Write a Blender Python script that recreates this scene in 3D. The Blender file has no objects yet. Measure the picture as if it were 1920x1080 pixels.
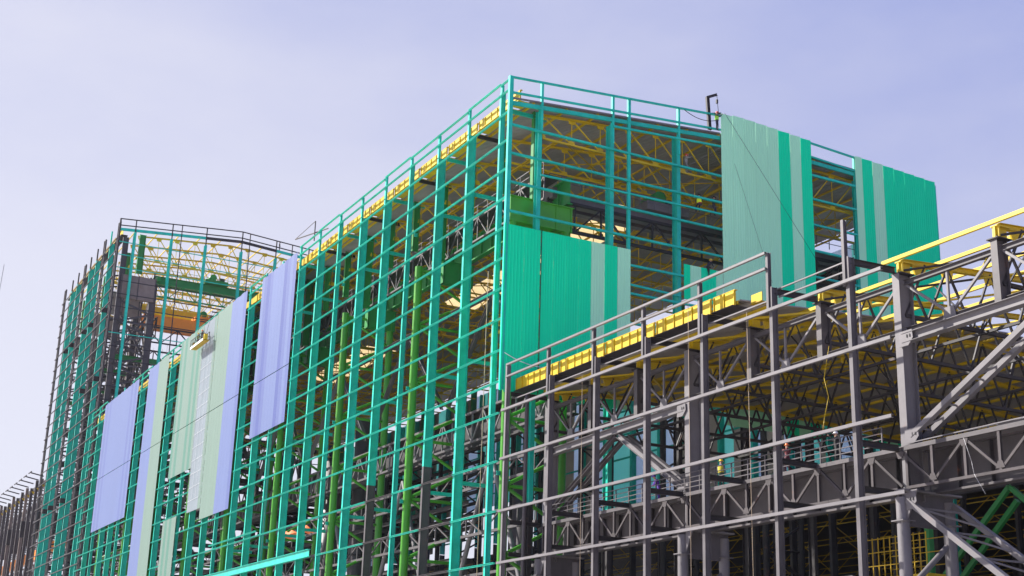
import bpy, math, random
import numpy as np
from mathutils import Vector, Matrix
random.seed(7)

# ------------------------------------------------------------------ camera, sky, sun
scn = bpy.context.scene
def _cam():
    f = 2579.6
    pp = np.array([960, 540.]); VL = np.array([-480, 1303.]); VZ = np.array([1215, -7700.])
    f = math.sqrt(-np.dot(VL-pp, VZ-pp))
    ray = lambda p: np.array([p[0]-960, p[1]-540, f])/np.linalg.norm([p[0]-960, p[1]-540, f])
    X = -ray(VL); Z = ray(VZ); Z = Z-X*np.dot(X, Z); Z /= np.linalg.norm(Z); Y = np.cross(Z, X)
    R = np.stack([X, Y, Z])
    r = R@ray((958, 147)); D = 46.378; hit = r*(D/r[1])
    loc = (-hit[0], -D, 1.6)
    cam = bpy.data.cameras.new("camera"); o = bpy.data.objects.new("camera", cam)
    scn.collection.objects.link(o)
    m = Matrix(((R[0][0], -R[0][1], -R[0][2]), (R[1][0], -R[1][1], -R[1][2]), (R[2][0], -R[2][1], -R[2][2]))).to_4x4()
    m.translation = loc
    o.matrix_world = m
    cam.sensor_width = 36; cam.lens = f/1920*36
    cam.clip_start = .5; cam.clip_end = 6000
    scn.camera = o
_cam()

SUN = Vector((-.60, -.54, .59)).normalized()
w = bpy.data.worlds.new("World"); scn.world = w; w.use_nodes = True
nt = w.node_tree; N = nt.nodes; L = nt.links
for n in list(N): N.remove(n)
def nd(t, **k):
    n = N.new(t)
    for a, b in k.items(): setattr(n, a, b)
    return n
out = nd('ShaderNodeOutputWorld'); bg = nd('ShaderNodeBackground'); bg.inputs[1].default_value = .1
sky = nd('ShaderNodeTexSky', sky_type='NISHITA', sun_disc=False)
sky.sun_elevation = math.asin(SUN.z); sky.sun_rotation = math.atan2(SUN.x, SUN.y)
sky.air_density = 1.0; sky.dust_density = 1.5
# thin veil of cloud: whiter low and towards the sun's side, bluer overhead and away from it
tc = nd('ShaderNodeTexCoord'); sep = nd('ShaderNodeSeparateXYZ'); L.new(tc.outputs['Generated'], sep.inputs[0])
mp = nd('ShaderNodeMapping'); mp.inputs['Scale'].default_value = (1.0, 1.0, 2.6); L.new(tc.outputs['Generated'], mp.inputs[0])
noi = nd('ShaderNodeTexNoise'); noi.inputs['Scale'].default_value = 2.1; noi.inputs['Detail'].default_value = 7; noi.inputs['Roughness'].default_value = .52
L.new(mp.outputs[0], noi.inputs[0])
dot = nd('ShaderNodeVectorMath', operation='DOT_PRODUCT'); L.new(tc.outputs['Generated'], dot.inputs[0])
dot.inputs[1].default_value = Vector((-.74, -.10, -.95))
r1 = nd('ShaderNodeMapRange'); r1.inputs[1].default_value = -.38; r1.inputs[2].default_value = .62; L.new(dot.outputs['Value'], r1.inputs[0])
ad = nd('ShaderNodeMath', operation='MULTIPLY_ADD'); L.new(noi.outputs[0], ad.inputs[0]); ad.inputs[1].default_value = .85; L.new(r1.outputs[0], ad.inputs[2])
r2 = nd('ShaderNodeMapRange', interpolation_type='SMOOTHSTEP'); r2.inputs[1].default_value = .32; r2.inputs[2].default_value = 1.26; L.new(ad.outputs[0], r2.inputs[0])
veil = nd('ShaderNodeMix', data_type='RGBA'); L.new(r2.outputs[0], veil.inputs[0])
veil.inputs[6].default_value = (1.0, 1.32, 3.25, 1); veil.inputs[7].default_value = (3.5, 3.45, 4.0, 1)
mix = nd('ShaderNodeMix', data_type='RGBA'); mix.inputs[0].default_value = .9
L.new(sky.outputs[0], mix.inputs[6]); L.new(veil.outputs[2], mix.inputs[7])
L.new(mix.outputs[2], bg.inputs[0]); L.new(bg.outputs[0], out.inputs[0])

sl = bpy.data.lights.new("sun", 'SUN'); sl.energy = 5.0; sl.angle = math.radians(.6); sl.color = (1, .95, .88)
so = bpy.data.objects.new("sun", sl); scn.collection.objects.link(so)
so.rotation_euler = SUN.to_track_quat('Z', 'Y').to_euler()
vs = scn.view_settings; vs.view_transform = 'Standard'; vs.look = 'None'; vs.gamma = 1; vs.use_curve_mapping = False
vs.exposure = 1.15
scn.cycles.max_bounces = 8; scn.cycles.diffuse_bounces = 4; scn.cycles.transparent_max_bounces = 8

# ------------------------------------------------------------------ materials
MATS = {}
def mat(name, col, rough=.5, spec=.4, metal=0, var=.12, scale=.6, rust=0, streak=0, trans=0):
    if name in MATS: return MATS[name]
    m = bpy.data.materials.new(name); m.use_nodes = True
    n = m.node_tree.nodes; l = m.node_tree.links; b = n['Principled BSDF']
    b.inputs['Roughness'].default_value = rough; b.inputs['Metallic'].default_value = metal
    b.inputs['Specular IOR Level'].default_value = spec
    tc = n.new('ShaderNodeNewGeometry'); mp = n.new('ShaderNodeMapping'); l.new(tc.outputs['Position'], mp.inputs[0])
    mp.inputs['Scale'].default_value = (scale, scale, scale*(.25 if streak else 1))
    no = n.new('ShaderNodeTexNoise'); no.inputs['Scale'].default_value = 1; no.inputs['Detail'].default_value = 6; no.inputs['Roughness'].default_value = .65
    l.new(mp.outputs[0], no.inputs[0])
    mr = n.new('ShaderNodeMapRange'); mr.inputs[1].default_value = .3; mr.inputs[2].default_value = .7
    mr.inputs[3].default_value = 1-var; mr.inputs[4].default_value = 1+var; l.new(no.outputs[0], mr.inputs[0])
    oi = n.new('ShaderNodeObjectInfo'); m2 = n.new('ShaderNodeMapRange'); m2.inputs[3].default_value = 1-var*.45; m2.inputs[4].default_value = 1+var*.45
    l.new(oi.outputs['Random'], m2.inputs[0])
    mu = n.new('ShaderNodeMath'); mu.operation = 'MULTIPLY'; l.new(mr.outputs[0], mu.inputs[0]); l.new(m2.outputs[0], mu.inputs[1])
    hs = n.new('ShaderNodeVectorMath'); hs.operation = 'SCALE'; hs.inputs[0].default_value = col[:3]; l.new(mu.outputs[0], hs.inputs['Scale'])
    src = hs.outputs[0]
    if rust:
        n2 = n.new('ShaderNodeTexNoise'); n2.inputs['Scale'].default_value = .9; n2.inputs['Detail'].default_value = 9; n2.inputs['Roughness'].default_value = .75
        l.new(tc.outputs['Position'], n2.inputs[0])
        r = n.new('ShaderNodeMapRange'); r.inputs[1].default_value = .60; r.inputs[2].default_value = .74; r.inputs[3].default_value = 0; r.inputs[4].default_value = rust
        l.new(n2.outputs[0], r.inputs[0])
        mx = n.new('ShaderNodeMix'); mx.data_type = 'RGBA'; l.new(r.outputs[0], mx.inputs[0]); l.new(src, mx.inputs[6]); mx.inputs[7].default_value = (.17, .07, .04, 1) if 'teal' not in name else (.10, .10, .09, 1)
        src = mx.outputs[2]
    l.new(src, b.inputs['Base Color'])
    bp = n.new('ShaderNodeBump'); bp.inputs['Strength'].default_value = .12; bp.inputs['Distance'].default_value = .03
    l.new(no.outputs[0], bp.inputs['Height']); l.new(bp.outputs[0], b.inputs['Normal'])
    if trans:
        tr = n.new('ShaderNodeBsdfTranslucent'); l.new(src, tr.inputs[0])
        ms = n.new('ShaderNodeMixShader'); ms.inputs[0].default_value = trans
        l.new(b.outputs[0], ms.inputs[1]); l.new(tr.outputs[0], ms.inputs[2]); l.new(ms.outputs[0], n['Material Output'].inputs[0])
    MATS[name] = m; return m
TEAL = mat('teal_paint', (.012, .46, .355), .38, .35, var=.20, scale=.9, rust=.55)
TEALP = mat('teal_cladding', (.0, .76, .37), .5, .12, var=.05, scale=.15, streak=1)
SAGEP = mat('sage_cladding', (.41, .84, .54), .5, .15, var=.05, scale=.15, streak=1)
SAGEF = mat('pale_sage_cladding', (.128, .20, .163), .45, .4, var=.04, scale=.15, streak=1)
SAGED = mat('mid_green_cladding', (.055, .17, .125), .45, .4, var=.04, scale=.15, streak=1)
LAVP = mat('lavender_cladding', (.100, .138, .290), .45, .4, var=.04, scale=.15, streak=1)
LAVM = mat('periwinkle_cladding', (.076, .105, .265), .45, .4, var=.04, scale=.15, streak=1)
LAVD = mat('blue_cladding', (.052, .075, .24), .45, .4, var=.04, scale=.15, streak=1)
FILM = mat('pale_blue_grey_cladding', (.18, .22, .245), .35, .5, var=.08, scale=.3)
BRN = mat('brown_grey_primer', (.20, .165, .15), .6, .2, var=.2, rust=.8)
GRAY = mat('grey_primer', (.072, .064, .068), .5, .4, var=.20, scale=.9, rust=.7)
POSTG = mat('post_grey_primer', (.098, .09, .097), .5, .35, var=.25, scale=.7, rust=.7)
BRNG = mat('shaded_brown_primer', (.058, .05, .052), .6, .2, var=.3, scale=.8, rust=.7)  # brown primer for the brake truss, darkened so its shade sits in the colour
GRAYL = mat('light_grey_primer', (.14, .131, .138), .45, .4, var=.15, scale=.9, rust=.5)
GRAYD = mat('dark_grey_primer', (.032, .029, .031), .55, .3, var=.25, scale=.6, rust=.8)
YEL = mat('yellow_paint', (.60, .42, .012), .4, .4, var=.14, scale=.8, rust=.25)
YELD = mat('ochre_paint', (.42, .27, .010), .5, .3, var=.22, scale=.7, rust=.4)
GRN = mat('green_paint', (.055, .27, .015), .35, .5, var=.12)
GRND = mat('deep_green_paint', (.02, .20, .04), .4, .4, var=.15)
ORG = mat('orange_paint', (.75, .24, .02), .4, .4, var=.12)
DECK = mat('galvanised_deck', (.33, .31, .30), .5, .4, metal=.1, var=.15, scale=.35)
INNER = mat('beige_inner_sheet', (.40, .37, .33), .6, .3, var=.1, scale=.2, trans=.15)
PALEB = mat('pale_blue_translucent_sheet', (.86, .96, 1.0), .5, .3, var=.06, scale=.2, trans=.8)
PALEG = mat('pale_green_translucent_sheet', (.50, 1.0, .86), .5, .3, var=.06, scale=.2, trans=.8)
CREAM = mat('cream_rooflight_sheet', (.80, .70, .50), .5, .3, var=.05, scale=.3, trans=.85)
ROPE = mat('rope', (.45, .36, .26), .9, .1)
CABLE = mat('white_cable', (.75, .75, .75), .6, .3)
DARK = mat('black_rubber', (.02, .02, .022), .6, .3)
EARTH = mat('pale_earth', (.56, .52, .48), .9, .1, var=.15, scale=.05)
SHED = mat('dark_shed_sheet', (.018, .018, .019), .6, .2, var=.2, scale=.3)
TARP = mat('orange_tarpaulin', (.85, .20, .07), .6, .3)

# ------------------------------------------------------------------ mesh helpers
def link(o): scn.collection.objects.link(o); return o
def thing(name, label, cat, loc=(0, 0, 0), group=None, kind=None):
    o = link(bpy.data.objects.new(name, None)); o.location = loc; o['label'] = label; o['category'] = cat
    if group: o['group'] = group
    if kind: o['kind'] = kind
    o.empty_display_size = .5
    return o
def worldloc(p):
    v = Vector((0, 0, 0))
    while p is not None: v += p.location; p = p.parent
    return v
def sec_poly(kind, wd, dp):
    """cross section in local x (width) / y (depth)"""
    a, b = wd/2, dp/2
    if kind == 'H':       # flanges face local +-y
        t = max(.02, dp*.05); s = max(.012, wd*.06)
        return [(-a, -b), (a, -b), (a, -b+t), (s, -b+t), (s, b-t), (a, b-t), (a, b), (-a, b), (-a, b-t), (-s, b-t), (-s, -b+t), (-a, -b+t)]
    if kind == 'C':
        t = max(.015, wd*.12)
        return [(-a, -b), (a, -b), (a, -b+t), (-a+t, -b+t), (-a+t, b-t), (a, b-t), (a, b), (-a, b)]
    if kind == 'O':
        n = 12 if wd > .25 else 8
        return [(a*math.cos(2*math.pi*i/n), b*math.sin(2*math.pi*i/n)) for i in range(n)]
    return [(-a, -b), (a, -b), (a, b), (-a, b)]
MC = {}
def sec_mesh(kind, wd, dp, m):
    k = (kind, round(wd, 3), round(dp, 3), m.name)
    if k in MC: return MC[k]
    P = sec_poly(kind, wd, dp); n = len(P)
    V = [(x, y, 0) for x, y in P]+[(x, y, 1) for x, y in P]
    F = [(i, (i+1) % n, n+(i+1) % n, n+i) for i in range(n)]+[tuple(range(n))[::-1], tuple(range(n, 2*n))]
    me = bpy.data.meshes.new('section'); me.from_pydata(V, [], F); me.materials.append(m)
    if kind == 'O':
        for p in list(me.polygons)[:n]: p.use_smooth = True
    me.update(); MC[k] = me; return me
def frame(p0, p1, up=(0, 0, 1)):
    """matrix whose z runs p0->p1 and whose y points as near as it can to `up`"""
    p0 = Vector(p0); p1 = Vector(p1); z = (p1-p0); ln = z.length; z = z/ln
    u = Vector(up)
    if abs(u.dot(z)) > .98: u = Vector((0, 1, 0)) if abs(z.y) < .9 else Vector((1, 0, 0))
    y = (u-z*u.dot(z)).normalized(); x = y.cross(z)
    m = Matrix((x, y, z)).transposed().to_4x4(); m.translation = p0
    return m, ln
def mem(parent, name, p0, p1, kind, wd, dp, m, up=(0, 0, 1)):
    M, ln = frame(p0, p1, up)
    o = bpy.data.objects.new(name, sec_mesh(kind, wd, dp, m)); link(o)
    if parent: o.parent = parent; M.translation -= worldloc(parent)
    o.matrix_basis = M @ Matrix.Diagonal((1, 1, ln, 1))
    return o
class MB:
    def __init__(s): s.V = []; s.F = []; s.I = []; s.S = []; s.mats = []
    def mi(s, m):
        if m not in s.mats: s.mats.append(m)
        return s.mats.index(m)
    def bar(s, p0, p1, kind, wd, dp, m, up=(0, 0, 1), sc1=1):
        M, ln = frame(p0, p1, up); P = sec_poly(kind, wd, dp); n = len(P); b = len(s.V)
        for zz, q in ((0, 1), (ln, sc1)):
            for x, y in P: s.V.append(tuple(M @ Vector((x*q, y*q, zz))))
        i = s.mi(m)
        F = [tuple(b+k for k in f) for f in [(i_, (i_+1) % n, n+(i_+1) % n, n+i_) for i_ in range(n)]+[tuple(range(n))[::-1], tuple(range(n, 2*n))]]
        s.F += F; s.I += [i]*len(F); s.S += [kind == 'O']*n+[False]*2
        return s
    def box(s, a, b, m):
        a = Vector(a); b = Vector(b); c = (a+b)/2
        return s.bar((c.x, c.y, min(a.z, b.z)), (c.x, c.y, max(a.z, b.z)), 'B', abs(b.x-a.x), abs(b.y-a.y), m, up=(0, 1, 0))
    def quad(s, pts, m):
        b = len(s.V); s.V += [tuple(p) for p in pts]; s.F.append(tuple(range(b, b+len(pts)))); s.I.append(s.mi(m)); s.S.append(False); return s
    def prism(s, pts, nrm, t, m):
        nrm = Vector(nrm).normalized()*t/2; n = len(pts); b = len(s.V)
        s.V += [tuple(Vector(p)-nrm) for p in pts]+[tuple(Vector(p)+nrm) for p in pts]
        F = [(b+i, b+(i+1) % n, b+n+(i+1) % n, b+n+i) for i in range(n)]+[tuple(range(b, b+n))[::-1], tuple(range(b+n, b+2*n))]
        s.F += F; s.I += [s.mi(m)]*len(F); s.S += [False]*len(F); return s
    def tube(s, pts, r, m, n=6):
        for a, b in zip(pts[:-1], pts[1:]): s.bar(a, b, 'O', 2*r, 2*r, m)
        return s
    def build(s, name, parent=None, org=None, kind=None):
        base = worldloc(parent) if parent else Vector((0, 0, 0))
        org = Vector(org) if org else (base if parent else Vector(s.V[0]))
        me = bpy.data.meshes.new(name); me.from_pydata([tuple(Vector(v)-org) for v in s.V], [], s.F)
        for m in s.mats: me.materials.append(m)
        me.polygons.foreach_set('material_index', s.I); me.polygons.foreach_set('use_smooth', s.S)
        me.validate(); me.update()
        o = link(bpy.data.objects.new(name, me)); o.location = org-base
        if parent: o.parent = parent
        if kind: o['kind'] = kind
        return o
def inst(src, name, parent, off):
    """copy of a mesh object (and its children) moved by off; src, copy share data"""
    c = src.copy(); c.name = name; link(c); c.parent = parent; c.location = Vector(src.location)+Vector(off)
    for k in src.children:
        g = k.copy(); link(g); g.parent = c
    return c

# ribbed cladding sheet: origin at lower corner; runs along U for wd, up for 1 (scaled), outward = Nn
RC = {}
def rib_mesh(m, wd, ribs, dep, wid_=.45):
    k = (m.name, wd, ribs, dep)
    if k in RC: return RC[k]
    prof = []
    p = wd/ribs
    for i in range(ribs):
        x = i*p; prof += [(x, 0), (x+p*.58, 0), (x+p*.68, dep), (x+p*.90, dep)]
    prof.append((wd, 0)); n = len(prof); V = []
    for off in (0, -.012):
        for z in (0, 1):
            V += [(x, y+off, z) for x, y in prof]
    F = []
    for i in range(n-1):
        F.append((i, i+1, n+i+1, n+i)); F.append((2*n+i, 3*n+i, 3*n+i+1, 2*n+i+1))
    F += [(0, n, 3*n, 2*n), (n-1, 3*n-1, 4*n-1, 2*n-1)]
    me = bpy.data.meshes.new('sheet'); me.from_pydata(V, [], F); me.materials.append(m); me.update(); RC[k] = me; return me
def sheet(parent, name, m, org, U, Wv, nrm, wd, ln, ribs=5, dep=.035):
    """U across, Wv along ribs (length ln), nrm outward"""
    o = link(bpy.data.objects.new(name, rib_mesh(m, wd, ribs, dep)))
    M = Matrix((Vector(U), Vector(nrm), Vector(Wv))).transposed().to_4x4(); M.translation = Vector(org)-worldloc(parent)
    o.parent = parent; o.matrix_basis = M @ Matrix.Diagonal((1, 1, ln, 1)); return o

def truss_mb(mb, pts_t, pts_b, m, tw=.16, ww=.08, vert=True, webm=None, gus=0, kind='B'):
    webm = webm or m
    mb.bar(pts_t[0], pts_t[-1], kind, tw, tw, m); mb.bar(pts_b[0], pts_b[-1], kind, tw, tw, m)
    n = min(len(pts_t), len(pts_b))
    for i in range(n):
        if vert: mb.bar(pts_b[i], pts_t[i], 'B', ww, ww, webm, up=(0, 1, 0))
        if i < n-1:
            a, b = (pts_t[i], pts_b[i+1]) if i % 2 == 0 else (pts_b[i], pts_t[i+1])
            mb.bar(a, b, 'B', ww, ww, webm)
        if gus:
            P = Vector(pts_b[i]); d = (Vector(pts_b[-1])-Vector(pts_b[0])).normalized()*gus; u = Vector((0, 0, gus))
            mb.prism([P-d*.7-u*.3, P+d*.7-u*.3, P+d*.5+u*.6, P-d*.5+u*.6], d.cross(u), .07, m)
            P = Vector(pts_t[i]); mb.prism([P-d*.7+u*.1, P+d*.7+u*.1, P+d*.45-u*.8, P-d*.45-u*.8], d.cross(u), .07, m)
def lerp(a, b, t): return Vector(a)*(1-t)+Vector(b)*t
def laced(parent, name, x, y1, y2, z0, z1, m, r=.3, step=4.2, lr=.11, brace='brace', sub=True, kind='O', lm=None):
    """laced column: two legs as parts with lacing"""
    lm = lm or m
    a = mem(parent, name, (x, y1, z0), (x, y1, z1), kind, 2*r, 2*r, m, up=(0, 1, 0))
    b = mem(parent, name, (x, y2, z0), (x, y2, z1), kind, 2*r, 2*r, m, up=(0, 1, 0))
    z = z1-.3; i = 0
    mb = MB()
    while z-step > z0:
        yn = y2; zm = z-step/2
        if sub:
            mem(parent, brace, (x, y1, z), (x, yn, zm), 'O', 2*lr, 2*lr, lm); mem(parent, brace, (x, yn, zm), (x, y1, z-step), 'O', 2*lr, 2*lr, lm)
            mem(parent, brace, (x, y1, z), (x, yn, z), 'O', 2*lr, 2*lr, lm)
        else:
            mb.bar((x, y1, z), (x, yn, zm), 'O', 2*lr, 2*lr, lm); mb.bar((x, yn, zm), (x, y1, z-step), 'O', 2*lr, 2*lr, lm); mb.bar((x, y1, z), (x, y2, z), 'O', 2*lr, 2*lr, lm)
        z -= step; i += 1
    if not sub and mb.V: mb.build('lacing', parent)
    return a, b

# ------------------------------------------------------------------ ground
g = MB(); g.quad([(-3000, -3000, 0), (3000, -3000, 0), (3000, 3000, 0), (-3000, 3000, 0)], EARTH)
o = g.build('ground', org=(0, 0, 0)); o['kind'] = 'structure'; o['label'] = 'pale bare earth around the building site'
g = MB(); g.box((-360, .3, .01), (72, 122, .12), SHED); o = g.build('bounce_cut_slab', org=(0, 0, 0)); o['kind'] = 'structure'; o['label'] = 'unseen dark slab added under the halls to cut ground bounce'  # near-black slab added out of view to cut light bouncing up inside

# ================================================================== MAIN HALL
H = thing('steel_frame_hall', 'tall steel hall in teal framing, partly clad in teal, sage and lavender panels', 'building', (0, 0, 0))
xe = .2
posts = [-1.6-6.0*k for k in range(27)]
ZT = 51.0
def roofz(y): return 49.25+.082*min(y, 22.8)-.02*max(0, y-22.8)
def parz(y): return 51.05+.076*min(y, 22.8)-.055*max(0, y-22.8)
for k, x in enumerate(posts):
    low = GRAY if k in (2, 4) else TEAL
    zb = 21.3 if k in (2, 4) else 0
    if k % 3 == 0:
        mem(H, 'post', (x, .15, 0), (x, .15, 50.3), 'H', .26, .42, TEAL, up=(0, 1, 0))
    else:
        if zb: mem(H, 'post', (x, .37, 0), (x, .37, zb), 'H', .31, .74, low, up=(0, 1, 0))
        mem(H, 'post', (x, .37, zb), (x, .37, 48.9), 'H', .31, .74, TEAL, up=(0, 1, 0))
    zt = 51.0+(.18 if k % 3 == 1 else 0)
    mem(H, 'parapet_post', (x, .1, 48.8 if k % 3 else 50.3), (x, .1, zt), 'B', .26, .2, TEAL, up=(0, 1, 0))
    # tie to inner frame
    for z in ((43.6, 29.2, 19.2) if k < 12 else (43.6,)):
        mem(H, 'tie', (x, .7, z), (x, 3.0 if k % 3 else 1.0, z), 'H', .2, .3, TEAL)
# cladding blocks on the facade: x0 (right), x1 (left), z0, z1, colours from right to left
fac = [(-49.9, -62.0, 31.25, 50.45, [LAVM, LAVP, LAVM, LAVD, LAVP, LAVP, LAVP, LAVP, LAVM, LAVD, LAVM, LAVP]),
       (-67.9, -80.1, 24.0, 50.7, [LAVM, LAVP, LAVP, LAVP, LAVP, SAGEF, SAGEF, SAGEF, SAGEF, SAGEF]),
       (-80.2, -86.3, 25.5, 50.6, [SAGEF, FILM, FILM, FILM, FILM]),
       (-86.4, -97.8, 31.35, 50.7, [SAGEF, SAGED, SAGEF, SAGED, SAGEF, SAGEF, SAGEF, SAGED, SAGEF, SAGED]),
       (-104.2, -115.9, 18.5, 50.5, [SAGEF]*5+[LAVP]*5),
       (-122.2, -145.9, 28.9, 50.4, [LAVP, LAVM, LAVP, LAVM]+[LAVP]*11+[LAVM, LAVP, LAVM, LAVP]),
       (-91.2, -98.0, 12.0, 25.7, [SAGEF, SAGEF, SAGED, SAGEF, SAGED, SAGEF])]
def covered(xa, xb, z):
    for a, b, z0, z1, c in fac:
        if xa <= a+.5 and xb >= b-.5 and z0+.3 < z < z1-.3: return True
    return False
levels = [48.05, 45.6, 43.15, 40.7, 38.2, 35.7, 33.25, 30.8, 28.3, 25.85, 23.4]
low_levels = [19.75, 16.05, 12.3, 8.6]
edges = [.05]+posts
for z in levels+low_levels:
    for i in range(len(posts)):
        a, b = edges[i], edges[i+1]
        if covered(a, b, z): continue
        if z < 19 and i > 6 and z != 8.6: continue
        m = GRAY if (z < 21 and i in (2, 4)) else TEAL
        mem(H, 'girt', (a-.02, -.12, z), (b+.02, -.12, z), 'C', .14, .13, m, up=(0, 0, 1))
for z in (50.92, 50.0):
    for i in range(0, len(posts), 1):
        a, b = edges[i], edges[i+1]
        st = (.14 if z > 50.5 and i % 3 == 1 else 0)
        if not covered(a, b, min(z, 50.0)): mem(H, 'parapet_rail', (a-.02, -.08, z+st), (b+.02, -.08, z+st), 'C', .14, .14, TEAL)
mem(H, 'spandrel_beam', (-39.0, -.25, 16.4), (-157.6, -.25, 16.4), 'H', .35, .75, TEAL)
for z in (20.3,):
    mem(H, 'girt', (-57.0, -.12, z), (-75, -.12, z), 'C', .16, .15, TEAL)
def clad(parent, blocks, plane, axis):
    for a, b, z0, z1, cols in blocks:
        n = len(cols); wd = abs(b-a)/n
        for i, m in enumerate(cols):
            u = a-i*wd
            for q0, q1 in ((z0, 37.62), (37.70, z1+(.08 if i % 2 else 0))) if z1 > 40 else ((z0, z1),):
                if q1-q0 < .5: continue
                sheet(parent, 'cladding_panel', m, (u-wd+.006, plane, q0), (1, 0, 0), (0, 0, 1), (0, -1, 0), round(wd-.012, 4), q1-q0, 5, .008)
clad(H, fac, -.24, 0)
# gutter with stiffened yellow web between the parapet posts
for i in range(len(posts)):
    a = edges[i]-.18 if i else -.05; b = posts[i]+.18
    mb = MB()
    mb.box((b, .95, 49.3), (a, 1.0, 50.25), YEL); mb.box((b, .75, 49.25), (a, 1.8, 49.3), YEL); mb.box((b, .93, 50.25), (a, 1.15, 50.28), YEL)
    q = mb.build('gutter', H, org=((a+b)/2, 1, 49.2))
    n = max(1, int((a-b)/1.05))
    for j in range(n+1):
        x = b+.06+(a-b-.12)*j/n
        if i < 12: 
            s = mem(None, 'stiffener', (x, .915, 49.32), (x, .915, 50.24), 'B', .035, .07, YEL, up=(0, 1, 0)); s.location -= worldloc(q); s.parent = q
# eave tie channels under the deck
for i, x in enumerate(posts):
    mem(H, 'eave_strut', (x, .9, 48.95), (x, 4.2, 48.95), 'H', .2, .3, GRAYD if i % 2 else TEAL)
# roof deck sheets (underside visible); a strip of cream rooflights at the ridge
xr = [xe-.1]+posts
for i in range(len(posts)):
    a, b = xr[i], xr[i+1]; wd = round(a-b-.01, 3)
    CR = CREAM if (-32 < b < -20 or -62 < b < -43 or -112 < b < -87) else DECK
    for y0, y1, m in ((1.85, 7.9, DECK), (7.92, 14.6, DECK), (14.62, 21.0, DECK), (21.02, 22.8, DECK), (22.82, 27.3, CR), (27.32, 36, DECK), (36.02, 46.0, DECK)):
        p0 = Vector((b, y0, roofz(y0))); p1 = Vector((b, y1, roofz(y1))); d = (p1-p0); ln = d.length; d.normalize()
        sheet(H, 'rooflight' if m is CREAM else 'roof_sheet', m, p0, (1, 0, 0), d, d.cross(Vector((1, 0, 0)))*-1 if False else Vector((1, 0, 0)).cross(d), wd, ln, int(wd/.3), .06)
# roof trusses, yellow
def roof_truss(parent, x, y0, y1, zf, depth, m, full, zb=None, nseg=13, tw=.2, ww=.09, gus=.42):
    ys = [y0+(y1-y0)*i/nseg for i in range(nseg+1)]
    zb = zb if zb else zf(y0)-depth
    T = [Vector((x, y, zf(y)-.28)) for y in ys]; B = [Vector((x, y, zb)) for y in ys]
    mb = MB(); mid = (y0+y1)/2
    k = min(range(len(ys)), key=lambda i: abs(ys[i]-22.8))
    mb.bar(T[0], T[k], 'H', tw, tw, m, ); mb.bar(T[k], T[-1], 'H', tw, tw, m); mb.bar(B[0], B[-1], 'B', tw*.8, tw*.8, m)
    if not full:
        for i in range(nseg):
            a_, b_ = (T[i], B[i+1]) if ys[i] < 22 else (B[i], T[i+1])
            mb.bar(a_, b_, 'B', ww, ww, m); mb.bar(B[i], T[i], 'B', ww*.7, ww*.7, m, up=(0, 1, 0))
            if gus:
                P = B[i]; mb.prism([P+Vector((0, -gus, -.08)), P+Vector((0, gus, -.08)), P+Vector((0, gus*.7, gus*.9)), P+Vector((0, -gus*.7, gus*.9))], (1, 0, 0), .08, m)
        return mb.build('roof_truss', parent)
    q = mb.build('roof_truss', parent)
    def sub(name, a, b, s, up=(0, 0, 1)):
        c = mem(None, name, a, b, 'B', s, s, m, up); c.parent = q; c.location -= worldloc(q)
    for i in range(nseg):
        a_, b_ = (T[i], B[i+1]) if ys[i] < 22 else (B[i], T[i+1])
        sub('diagonal', a_, b_, ww); sub('hanger', B[i], T[i], ww*.7, (0, 1, 0))
    gm = MB(); 
    for i in range(nseg):
        P = B[i]; gm2 = MB(); gm2.prism([P+Vector((0, -gus, -.08)), P+Vector((0, gus, -.08)), P+Vector((0, gus*.7, gus*.9)), P+Vector((0, -gus*.7, gus*.9))], (1, 0, 0), .08, m)
        c = gm2.build('gusset', None, org=P); c.parent = q; c.location = P-worldloc(q)
        P = T[i]; gm2 = MB(); gm2.prism([P+Vector((0, -gus, .1)), P+Vector((0, gus, .1)), P+Vector((0, gus*.7, -gus*1.1)), P+Vector((0, -gus*.7, -gus*1.1))], (1, 0, 0), .08, m)
        c = gm2.build('gusset', None, org=P); c.parent = q; c.location = P-worldloc(q)
    return q
for k, x in enumerate([-1.6]+[-7.6-6*j for j in range(25)]):
    roof_truss(H, x, 3.9, 43.0, roofz, 2.55, YEL, k < 5, zb=47.25, nseg=14, gus=.36)
for y in [2.2, 5.3, 8.3, 11.3, 14.3, 17.3, 20.6, 25.2, 28.3, 31.3, 34.3, 37.3, 40.3, 43.3]:
    mem(H, 'purlin', (xe-.2, y, roofz(y)-.12), (-157.6, y, roofz(y)-.12), 'C', .14, .18, YEL)
for i in range(0, 26, 2):                                # bottom-chord bracing in plan
    for y in (6, 14.5, 23, 31.5):
        mem(H, 'plan_brace', (posts[i], y, 47.35), (posts[i+1], y+8.5, 47.35), 'B', .09, .09, YELD); mem(H, 'plan_brace', (posts[i+1], y, 47.38), (posts[i], y+8.5, 47.38), 'B', .09, .09, YELD)
for y in (5.2, 14.5, 23, 31.5, 40):
    mem(H, 'longitudinal_tie', (xe-1.8, y, 47.25), (-157.6, y, 47.25), 'B', .14, .14, YELD)

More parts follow.
